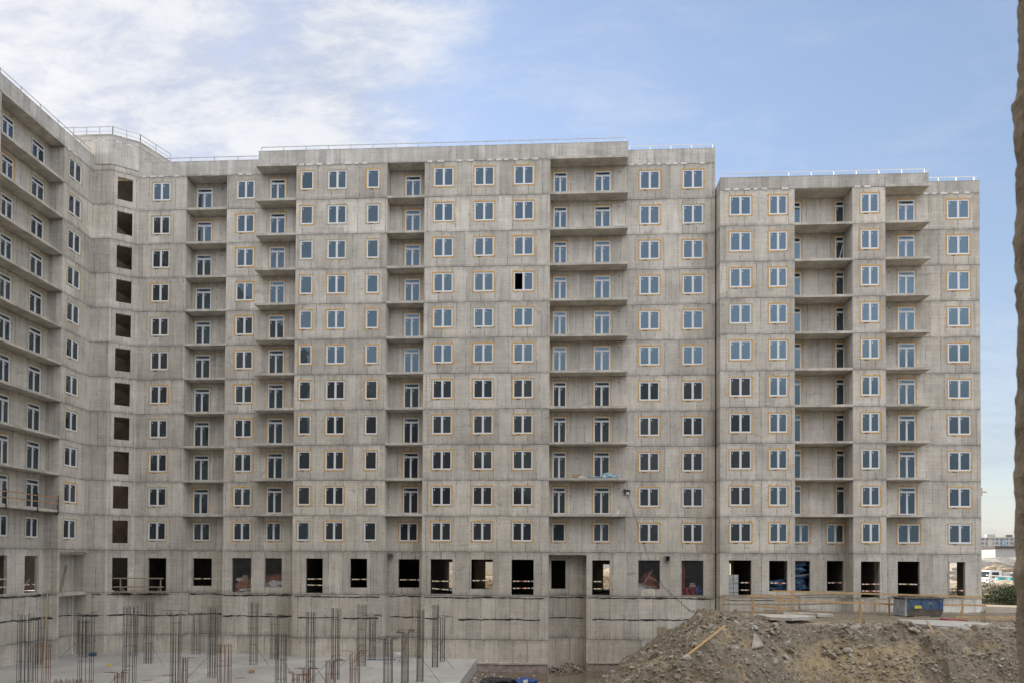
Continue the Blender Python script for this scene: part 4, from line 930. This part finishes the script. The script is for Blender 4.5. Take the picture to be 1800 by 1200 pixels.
# reed / debris in slab recess foot
# cloth heap in the water
hp = tag(empty('cloth_heap', (-2.8, 51.2, -1.05)), 'heap of black film and blue cloth lying in the muddy water', 'heap')
def blob(name, parent, loc, sc, mt, seed, sub=3):
    bm = bmesh.new(); bmesh.ops.create_icosphere(bm, subdivisions=sub, radius=1.)
    for v in bm.verts:
        p = v.co*1.6+Vector((seed*3.1, 0, 0)); v.co *= 1+.55*noise.fractal(p, 1., 2., 4)
    me = bpy.data.meshes.new(name); bm.to_mesh(me); bm.free(); me.materials.append(M[mt]); o = bpy.data.objects.new(name, me); COL.objects.link(o); o.parent = parent; o.location = loc; o.scale = sc; return o
blob('black_film', hp, (-.9, 0, .1), (1.5, .8, .36), 'black_film', 2); blob('blue_cloth', hp, (1.1, .1, .08), (.95, .6, .38), 'blue_cloth', 5); blob('white_cloth', hp, (1.2, -.25, .16), (.22, .3, .22), 'white_bag', 7)
plank('floating_stick', (-.6, 52.0, -1.0), (1.4, 52.3, -.98), .05, .05, 'wood_old', 'thin stick floating on the brown water', 'stick')

# ================================================================== things on and in the buildings
cntT = [0]
def tape(x0, x1, Y, z, z2=None, mt2='tape_red', sag=.0):
    z2 = z if z2 is None else z2; cntT[0] += 1
    mb = MB(); n = max(4, int((x1-x0)/.15)*1)
    for i in range(n):
        a, b = i/n, (i+1)/n; za = z+(z2-z)*a-sag*math.sin(math.pi*a); zb_ = z+(z2-z)*b-sag*math.sin(math.pi*b)
        mt = ('tape_white' if i % 2 else mt2) if (i % 5) else 'dark_slot'
        vs = [(x0+(x1-x0)*a, Y, za-.045), (x0+(x1-x0)*b, Y, zb_-.045), (x0+(x1-x0)*b-.03, Y, zb_+.045), (x0+(x1-x0)*a-.03, Y, za+.045)]
        vs += [(p[0], Y+.02, p[2]) for p in vs]
        mb.add(vs, [(0, 1, 2, 3), (7, 6, 5, 4), (0, 4, 5, 1), (3, 2, 6, 7)], mt)
    c = Vector(((x0+x1)/2, Y, z)); o = mb.build('barrier_tape', None)
    for v in o.data.vertices: v.co -= c
    o.location = c; return o
TP = [(-31.67, -29.9, YB, [6.45], 'tape_yellow', 'in the recessed bay beside the corner tower'), (-20.52, -19.05, Y0, [6.55, 6.05], 'tape_yellow', 'in the opening right of the two rubble filled ones'), (-16.71, -15.25, Y0, [6.55], 'tape_yellow', 'in the high silled opening left of the pipe box'),
      (-12.85, -11.03, YA, [6.52], 'tape_yellow', 'in the opening inside the recess of the middle block'), (-9.86, -8.01, Y0, [6.45, 5.85], 'tape_yellow', 'in the opening with a slit of daylight'), (-6.43, -4.62, Y0, [6.52], 'tape_yellow', 'in the opening showing bright rubble outside'),
      (-3.04, -1.2, Y0, [6.5, 5.9], 'tape_red', 'in the opening left of the deep bay'), (3.74, 5.22, YA, [6.48, 5.86], 'tape_yellow', 'in the opening right of the deep bay'), (15.7, 16.64, Y0, [6.5, 5.9], 'tape_red', 'beside the stacked grey blocks'),
      (18.06, 19.54, Y0, [6.5], 'tape_red', 'above the low blue bags'), (23.31, 24.7, YR, [6.5], 'tape_red', 'in the recess right of the tall blue bags'), (25.38, 26.89, Y0, [6.45, 5.9], 'tape_red', 'behind the middle of the long timber rail'), (28.94, 30.72, YF, [6.45], 'tape_yellow', 'above the blue skip'), (33.0, 34.36, YF, [5.95], 'tape_red', 'in the last opening of the right block')]
for a, b, Y, zs, mt2, d in TP:
    for i, z_ in enumerate(zs):
        o = tape(a, b, Y+.1, z_, z_-(.14 if (abs(a+9.86) < .01 and i) else random.uniform(-.03, .03)), mt2)
        pre = 'striped barrier tape' if len(zs) == 1 else ('upper striped barrier tape' if i == 0 else 'lower striped barrier tape')
        tag(o, f'{pre} {d}', 'barrier tape', 'barrier tapes across the ground floor openings')
def tape_y(y0, y1, X, z, d):
    o = tape(y0, y1, 0, z); o.rotation_euler = (0, 0, math.pi/2); o.location = (X, (y0+y1)/2, z); tag(o, d, 'barrier tape', 'barrier tapes across the ground floor openings')
tape_y(48.1, 49.61, VX-.1, 6.6, 'upper striped tape in the wing opening at the left edge'); tape_y(48.1, 49.61, VX-.1, 6.0, 'lower striped tape in the wing opening at the left edge'); tape_y(51.36, 52.73, VX-.1, 6.1, 'striped tape low in the second opening of the wing')
plank('leaning_board', (VX-.5, 51.5, 5.5), (VX-.5, 52.5, 6.5), .1, .08, 'wood_old', 'pale board leaning inside the second opening of the wing', 'board')
plank('leaning_board', (VX+.35, 54.9, 5.4), (VX+.12, 55.9, 7.6), .14, .06, 'wood_old', 'dark stained board leaning in the niche under the wing overhang', 'board')

def grille(x0, x1, z0, z1, Y, label):
    mb = MB()
    for i in range(int((x1-x0)/.1)+1): mb.bar((x0+.1*i, Y, z0), (x0+.1*i, Y, z1), .009, .009, 'grey_metal')
    for i in range(int((z1-z0)/.1)+1): mb.bar((x0, Y+.01, z0+.1*i), (x1, Y+.01, z0+.1*i), .009, .009, 'grey_metal')
    o = mb.build('wire_grille', None); c = Vector(((x0+x1)/2, Y, z0))
    for v in o.data.vertices: v.co -= c
    o.location = c; tag(o, label, 'wire grille', 'wire grilles in the openings')
grille(-27.5, -25.8, 5.35, 8.3, YA+.12, 'wire grille over the opening filled with orange rubble and a tan sheet')
grille(-24.57, -23.08, 5.82, 8.3, YA+.12, 'wire grille over the opening with a sloping orange heap')
grille(7.62, 9.4, 5.87, 8.29, YA+.12, 'wire grille over the opening with crossed timbers')
grille(11.22, 13.02, 5.37, 8.29, YA+.12, 'wire grille over the opening with red crates')
def heap(loc, label, parts):
    root = tag(empty('rubble_heap', loc), label, 'rubble heap')
    for i, (nm, l, s_, mt, sd) in enumerate(parts): blob(nm, root, l, s_, mt, sd)
    return root
h = heap((-26.65, YA+1.1, 5.3), 'orange brick rubble and white sacks behind the left wire grille', [('brick_rubble', (0, 0, .5), (1.0, .6, .85), 'orange_clay', 3), ('sack', (-.5, -.2, 1.1), (.4, .3, .16), 'white_bag', 4), ('sack', (.1, -.45, .15), (.7, .3, .25), 'white_bag', 5)])
mb = MB(); mb.bar((0, -.5, .35), (.05, -.35, 1.5), .5, .03, 'plywood', up=(0, 1, 0)); mb.build('tan_sheet', h)
heap((-23.8, YA+1.1, 5.6), 'sloping orange clay heap with grey plastic scraps', [('clay', (-.3, .1, .4), (1.2, .5, .95), 'orange_clay', 8), ('plastic_scrap', (-.1, -.35, .35), (.8, .35, .42), 'white_bag', 9)])
h = heap((8.5, YA+1.1, 5.5), 'dark red rubble with white sacks and crossed timbers behind a grille', [('rubble_pile', (0.3, .2, .6), (1.0, .6, 1.0), 'mesh_red', 12), ('sack', (-.55, -.4, .5), (.5, .3, .32), 'white_bag', 13), ('sack', (0, -.5, .2), (.8, .3, .25), 'white_bag', 14)])
mb = MB(); mb.bar((-.4, -.7, .75), (.35, -.7, 2.0), .07, .07, 'wood_old'); mb.bar((-.05, -.75, 1.5), (.8, -.75, 1.0), .07, .07, 'wood_old'); mb.bar((-.6, -.72, .75), (.6, -.72, .5), .09, .07, 'wood_old'); mb.build('timber', h)
h = tag(empty('crate_stack', (11.9, YA+.6, 5.3)), 'red plastic crates with a tied blue and red bundle behind the right wire grille', 'crates')
for i, (x_, z_) in enumerate(((-.35, 0), (.1, 0), (.55, .02))):
    mb = MB(); ring(mb, .42, .62, .06, 0, .3, 'red_plastic', x_, z_+.05); mb.bar((x_-.15, .02, z_+.1), (x_+.12, .02, z_+.6), .05, .05, 'red_plastic'); mb.build('crate', h)
blob('bundle', h, (.35, .1, .9), (.28, .2, .22), 'pink_foam', 3); blob('bundle', h, (.85, .1, .45), (.3, .2, .38), 'blue_cloth', 4)
blob('red_mesh', h, (-.45, .3, 1.5), (.22, .2, 1.3), 'mesh_red', 6)
# grey blocks stack
bs = tag(empty('block_stack', (15.3, Y0+.75, 5.3)), 'stack of pale grey building blocks in the first opening of the right block', 'block stack')
for j in range(5):
    for i in range(2):
        mb = MB(); mb.box((-.42+.43*i, -.3, .02+.37*j), (-.02+.43*i, .3, .36+.37*j), 'block_grey'); mb.build('block', bs, bevel=.015)
# blue bags
def bags(loc, n, label, sx=.75):
    root = tag(empty('bag_stack', loc), label, 'bags')
    for j in range(n): blob('bag', root, (random.uniform(-.04, .04), 0, .28+.5*j), (sx, .5, .30), 'blue_film', j+20, 3)
bags((21.2, YR+.9, 5.3), 6, 'tall stack of blue plastic wrapped bales filling a ground floor opening'); bags((19.1, Y0+1.0, 5.2), 3, 'low stack of blue bales in the opening left of the tall stack', .9)
plank('slanting_lath', (20.4, YR+.15, 7.0), (21.9, YR+.15, 7.2), .05, .05, 'wood_old', 'thin lath slanting in front of the tall blue bales', 'lath')
# balcony clutter (row with floor 3)
zb_ = Fk(3)
h = tag(empty('balcony_clutter', (3.6, Y0+.5, zb_)), 'brown sacks and pale blue bags heaped on a third storey balcony', 'clutter')
for nm, l, s_, mt, sd in (('sack', (-1.2, 0, .12), (.45, .3, .28), 'cardboard', 3), ('sack', (-.8, -.1, .08), (.5, .3, .12), 'white_bag', 4), ('film', (.3, 0, .08), (.7, .3, .12), 'pale_bag', 5), ('bag', (1.3, 0, .2), (.4, .3, .28), 'pale_bag', 6), ('bag', (1.9, 0, .12), (.5, .3, .18), 'pale_bag', 7), ('rag', (2.0, .1, .3), (.2, .15, .08), 'red_plastic', 8)):
    blob(nm, h, l, s_, mt, sd)
mb = MB(); mb.tube([(0, 0, 0), (0, 0, .35)], .17, 'white_bag', 12); mb.tube([(0, 0, .35), (0, 0, .37)], .185, 'pvc', 12)
o = mb.build('bucket', None, bevel=.01); o.location = (5.75, Y0+.35, Fk(2)); tag(o, 'white bucket standing on the lowest wide balcony', 'bucket')
# floodlight and cable
fl = tag(empty('floodlight', (6.65, YA-.12, Fk(2)+1.9)), 'small black and white floodlight box on the wall beside the wide balconies', 'floodlight')
mb = MB(); mb.box((-.22, -.12, -.12), (.22, .1, .2), 'dark_slot'); mb.build('housing', fl); mb = MB(); mb.box((-.12, -.14, -.2), (.15, -.125, .02), 'white_bag'); mb.build('lamp_face', fl); mb = MB(); mb.box((-.3, .02, .12), (-.2, .12, .28), 'dark_slot'); mb.build('bracket', fl)
mb = MB(); pts = [Vector((6.7, YA-.06, 13.9)), Vector((7.2, YA-.05, 12.3)), Vector((7.9, YA-.05, 10.3)), Vector((8.4, YA-.05, 8.6)), Vector((9.6, YA-.05, 6.2)), Vector((11.9, YA-.05, 4.1)), Vector((13.6, YA-.05, 3.4))]
c = pts[0].copy(); mb.tube([p-c for p in pts], .012, 'dark_slot', 5); o = mb.build('power_cable', None); o.location = c; tag(o, 'thin dark cable running down the wall from the floodlight to the bank', 'cable')
mb = MB(); ring(mb, .36, .48, .05, 0, .35, 'grey_metal'); mb.box((-.12, .3, .06), (.13, .34, .42), 'dark_slot'); o = mb.build('duct_box', None); o.location = (10.0, YA-.35, 8.2); tag(o, 'small grey duct box sticking out of the wall above the ground floor', 'duct box')
mb = MB(); ring(mb, .36, .4, .05, 0, .3, 'grey_metal'); mb.box((-.13, .2, .05), (.13, .28, .35), 'stone'); o = mb.build('duct_box', None); o.location = (-13.5, YA-.3, 8.35); tag(o, 'small grey duct box in the recess of the middle block', 'duct box')
mb = MB(); mb.box((-.4, 0, 0), (.4, .06, .72), 'plywood'); o = mb.build('plywood_panel', None, bevel=.01); o.location = (9.6, YA-.07, 2.0); tag(o, 'square tan plywood panel fixed low on the wall above the bank', 'panel')
# timber guards on the platform by the corner tower
pg = tag(empty('platform_guard', (-35.0, YA-.5, 5.25)), 'small timber platform with guard rails across two ground floor openings by the tower', 'platform')
mb = MB(); mb.bar((-2.6, -.2, .05), (1.7, .25, .05), .7, .06, 'wood_old'); mb.build('deck', pg)
for z_ in (1.2, .45): mb = MB(); mb.bar((-2.6, -.4, z_+.05), (1.65, .1, z_+.05), .04, .1, 'wood_old'); mb.build('rail', pg)
for x_ in (-2.0, 1.35): mb = MB(); mb.bar((x_, -.33+.118*(x_+2.6), 0), (x_, -.33+.118*(x_+2.6), 1.3), .1, .05, 'wood_old', up=(0, 1, 0)); mb.build('post', pg); mb = MB(); mb.bar((x_+(.4 if x_ < 0 else -.4), -.3+.118*(x_+2.6), .05), (x_, -.3+.118*(x_+2.6), .5), .08, .05, 'wood_old'); mb.build('brace', pg)
# temporary railing on the wing balcony
zb_ = Fk(2); wr = tag(empty('temporary_railing', (WX, 50., zb_)), 'temporary railing of dark posts and striped boards on the lowest wing balcony', 'railing')
for y_ in (-1.0+1.9-3, .9+.1, 3.2): mb = MB(); mb.bar((0.06, y_, -.35), (.06, y_, 1.15), .05, .06, 'dark_slot'); mb.bar((-.2, y_, -.3), (.1, y_, -.3), .05, .06, 'dark_slot'); mb.build('post', wr)
for z_ in (.95, .5):
    mb = MB(); n = 26
    for i in range(n): a = -3.0+6.2*i/n; b = -3.0+6.2*(i+1)/n; mb.box((.07, a, z_-.04), (.10, b, z_+.04), 'tape_red' if i % 2 else 'wood_old')
    mb.build('striped_board', wr)
# leaning tools on balconies of right block
plank('leaning_pole', (24.1, YR-.5, Fk(9)+.02), (24.7, YR-.08, Fk(9)+1.9), .05, .05, 'white_bag', 'thin pale pole leaning on a high balcony of the right block', 'pole')

# ================================================================== BEYOND THE BUILDINGS (sunlit yard at the right)
def heap2(name, c, sc, mt, label, sd, cat='heap'):
    o = blob(name, None, c, sc, mt, sd, 4); tag(o, label, cat); return o
heap2('sand_heap', (68.5, 93, 4.4), (6., 3.2, 1.7), 'sand', 'bright sunlit sand and rubble heap in front of the white truck', 3)
heap2('sand_heap', (-9.5, 92, 4.2), (9., 4, 2.6), 'sand', 'sunlit sand heap seen through the middle ground floor openings', 5)
heap2('sand_heap', (10.5, 95, 4.2), (8, 4, 2.6), 'sand', 'sunlit sand heap seen through the opening right of the deep bay', 6)
lit('red_pallet', (-9.9, 84, 4.2), (2.2, 1.0, 1.3), 'red_plastic', 'red and white goods pallet seen through a ground floor opening', 'pallet')
lit('site_wall', (-8, 120, 4.2), (60, 1, 5), 'far_cream', 'pale low wall far behind the middle block', 'wall')
lit('site_wall', (28, 124, 4.2), (16, 1, 6), 'far_cream', 'pale low wall far behind the right block', 'wall')
# truck
sk.scale = (.82, 1, 1)
tk = tag(empty('truck', (69.2, 105, 4.2), .0), 'white truck with a grey tank body parked in the sun beyond the right block', 'truck')
mb = MB(); prism(mb, -4.6, -2.6, -4.3, -2.6, 1.0, 3.0, -1.1, 1.1, -1.05, 1.05, 'truck_white'); mb.build('cab', tk, bevel=.08)
mb = MB(); mb.box((-4.05, -1.13, 1.95), (-3.1, -1.09, 2.75), 'dark_glass'); mb.build('side_window', tk)
mb = MB(); mb.add([(-4.52, -.95, 2.0), (-4.52, .95, 2.0), (-4.34, .95, 2.85), (-4.34, -.95, 2.85)], [(0, 3, 2, 1)], 'dark_glass'); mb.build('windscreen', tk)
mb = MB(); mb.box((-2.5, -1.1, 1.1), (-1.5, 1.1, 2.7), 'truck_grey'); mb.box((-1.4, -.9, .8), (-.9, .9, 2.6), 'grey_metal'); mb.build('equipment_box', tk)
mb = MB(); mb.box((-.8, -1.1, 1.2), (4.2, 1.1, 2.7), 'truck_grey'); mb.build('body', tk, bevel=.05)
mb = MB(); mb.box((-4.2, -.5, .7), (4.2, .5, 1.0), 'grey_metal'); mb.build('chassis', tk)
for x_ in (-3.4, -.2, 2.6):
    for y_ in (-1.0, 1.0): mb = MB(); mb.tube([(x_, y_-.15, .55), (x_, y_+.15, .55)], .55, 'rubber', 18); mb.tube([(x_, y_-.17, .55), (x_, y_+.17, .55)], .25, 'truck_grey', 12); mb.build('wheel', tk)
mb = MB(); mb.box((-4.4, -1.12, 1.1), (-4.1, -1.08, 1.25), 'red_plastic'); mb.build('marker_light', tk)
# barrels, pipes, wreck-like debris, bushes
for i, (x_, y_, lb) in enumerate(((62.6, 98, 'left teal barrel behind the pale pipe rack'), (64.4, 98.4, 'right teal barrel behind the pale pipe rack'))):
    mb = MB(); mb.tube([(0, 0, 0), (0, 0, 1.1)], .5, 'teal', 16); mb.tube([(0, 0, 1.1), (0, 0, 1.14)], .53, 'teal', 16); o = mb.build('barrel', None, bevel=.02); o.location = (x_, y_, 5.2); tag(o, lb, 'barrel', 'teal barrels')
pr = tag(empty('pipe_rack', (57.0, 88, 5.0)), 'bent pale pipe rail frame in the sunlit yard', 'pipe frame')
mb = MB(); mb.tube([(-2.5, 0, 1.75), (5.5, .5, 1.25)], .09, 'rail_pale_sunlit'); mb.tube([(-2.5, 0, 1.2), (5.5, .5, .8)], .06, 'rail_pale_sunlit'); mb.build('rail', pr)
for x_ in (-1.6, .6, 2.6): mb = MB(); mb.tube([(x_, .1, -.9), (x_+.3, .1, 1.5)], .07, 'rail_pale_sunlit'); mb.build('post', pr)
def bush(c, R, H, n, label, dry=.25, seed=1, name='bush'):
    r = random.Random(seed); root = tag(empty(name, c), label, 'bush'); mb = MB()
    for i in range(n):
        a = r.uniform(0, 6.28); rr_ = R*math.sqrt(r.random()); hz = H*(1-(rr_/R)**2)*r.uniform(.15, 1.)+.1
        hz *= 1+.5*noise.noise((c[0]+rr_*math.cos(a)*.8, c[1]+rr_*math.sin(a)*.8, 0))
        p = Vector((rr_*math.cos(a)*1.6, rr_*math.sin(a), hz)); s_ = r.uniform(.06, .13)
        d1 = Vector((r.uniform(-1, 1), r.uniform(-1, 1), r.uniform(-1, 1))).normalized()*s_; d2 = Vector((r.uniform(-1, 1), r.uniform(-1, 1), r.uniform(-.3, 1))).normalized()*s_*.6
        mb.add([p-d1, p+d2, p+d1, p-d2], [(0, 1, 2, 3)], 'leaf_dry' if r.random() < dry else 'leaf')
    mb.build('foliage', root)
    mb = MB()
    for i in range(24): a = r.uniform(0, 6.28); q = R*.6*r.random(); mb.tube([(q*math.cos(a)*.6, q*math.sin(a)*.6, -.1), (q*math.cos(a)*1.4, q*math.sin(a), H*.7)], .02, 'stem', 4)
    mb.build('stem', root)
bush((45.0, 69.5, 4.2), 1.6, 1.5, 5200, 'dark green weedy bush close to the corner of the right block', .25, 1); bush((48.3, 71.5, 4.2), 2.0, 2.1, 6500, 'taller green bush next to the near wall edge, right of the smaller one', .2, 2)
bush((47.8, 78, 4.2), 2.6, 2.0, 5200, 'pale dry bush behind the two green ones', .7, 3)
heap2('earth_heap', (52.5, 80, 4.0), (6.5, 4, 2.3), 'sand', 'pale earth heap behind the green bushes', 8)
heap2('rubble_pile', (78, 121, 6.6), (10, 3, 1.9), 'stone_pale', 'pale rubble and scrap pile behind the truck', 11)
heap2('scrap_pile', (71.5, 112, 6.2), (3.0, 2, 1.5), 'wood_old', 'brown scrap pile above the truck', 12)
# site cabin
sc_ = tag(empty('site_cabin', (104, 155, 4.2)), 'grey flat roofed site building with a dark roof edge', 'cabin')
mb = MB(); mb.box((-8, -3, 0), (4.8, 3, 7.3), 'cabin_grey'); mb.build('wall', sc_); mb = MB(); mb.box((-8.3, -3.3, 7.3), (5.1, 3.3, 7.8), 'dark_roof'); mb.box((4.85, -3.2, 4), (5.05, -3, 7.3), 'dark_roof'); mb.build('roof', sc_)
for x_ in (-1.8, -.2, 1.4): mb = MB(); mb.box((x_-.6, -3.06, 5.1), (x_+.6, -2.98, 6.4), 'far_glass'); mb.build('window', sc_)
lit('white_hall', (122, 172, 4.2), (24, 8, 6.6), 'truck_white', 'long low white hall to the right of the grey site building', 'hall')
# distant blocks
def far_block(cx, cy, w_, h_, mt, label, n, fl_, seed):
    r = random.Random(seed); root = tag(empty('distant_building', (cx, cy, 4.2), -.25), label, 'building', 'distant apartment blocks')
    mb = MB(); mb.box((-w_/2, -6, 0), (w_/2, 6, h_), mt); mb.build('wall', root)
    mb = MB(); mb.box((-w_/2-.4, -6.4, h_), (w_/2+.4, 6.4, h_+.7), 'far_cream'); mb.box((-w_*.3, -2, h_+.7), (-w_*.1, 2, h_+3), 'far_cream'); mb.box((w_*.15, -2, h_+.7), (w_*.3, 2, h_+2.6), 'brown_steel'); mb.build('roof', root)
    for j in range(fl_):
        z_ = 1.2+j*h_/fl_
        for i in range(n):
            x_ = -w_/2+(i+.5)*w_/n; ww = w_/n*.62
            mb = MB(); mb.box((x_-ww/2, -6.08, z_), (x_+ww/2, -5.98, z_+1.6), 'far_glass'); mb.build('window', root)
    for k in (.22, .55, .85):
        mb = MB(); x_ = -w_/2+k*w_; mb.box((x_-1.5, -6.9, 1), (x_+1.5, -6.09, h_-1), 'far_blue' if k == .55 else 'far_cream'); mb.build('balcony_stack', root)
far_block(318, 500, 26, 22, 'far_cream', 'distant cream apartment block with grey blue balconies, left of the pair', 9, 8, 1); far_block(345, 505, 24, 21, 'far_yellow', 'distant pale yellow apartment block, right of the pair', 8, 8, 2)
far_block(330, 470, 40, 12.5, 'far_blue', 'distant low glass fronted building in front of the pair', 12, 4, 3)
# tiny crane jib sticking out behind the right block
cr = tag(empty('crane_jib', (84.4, 140, 22.4)), 'tiny yellow crane jib end showing beside the right block', 'crane')
mb = MB(); mb.bar((-14, 0, 0), (2.4, 0, 0), .25, .25, 'crane_yellow'); mb.bar((-14, 0, .9), (1.2, 0, .9), .2, .2, 'crane_yellow')
for i in range(12): mb.bar((-13+1.2*i, 0, 0), (-12.4+1.2*i, 0, .9), .1, .1, 'crane_yellow')
mb.build('jib', cr); mb = MB(); mb.box((1.2, -.2, -.8), (1.5, .2, .8), 'crane_yellow'); mb.build('end_frame', cr)
mb = MB(); mb.bar((-14, 0, -17), (-14, 0, 1), 1.2, 1.2, 'crane_yellow'); mb.build('mast', cr)
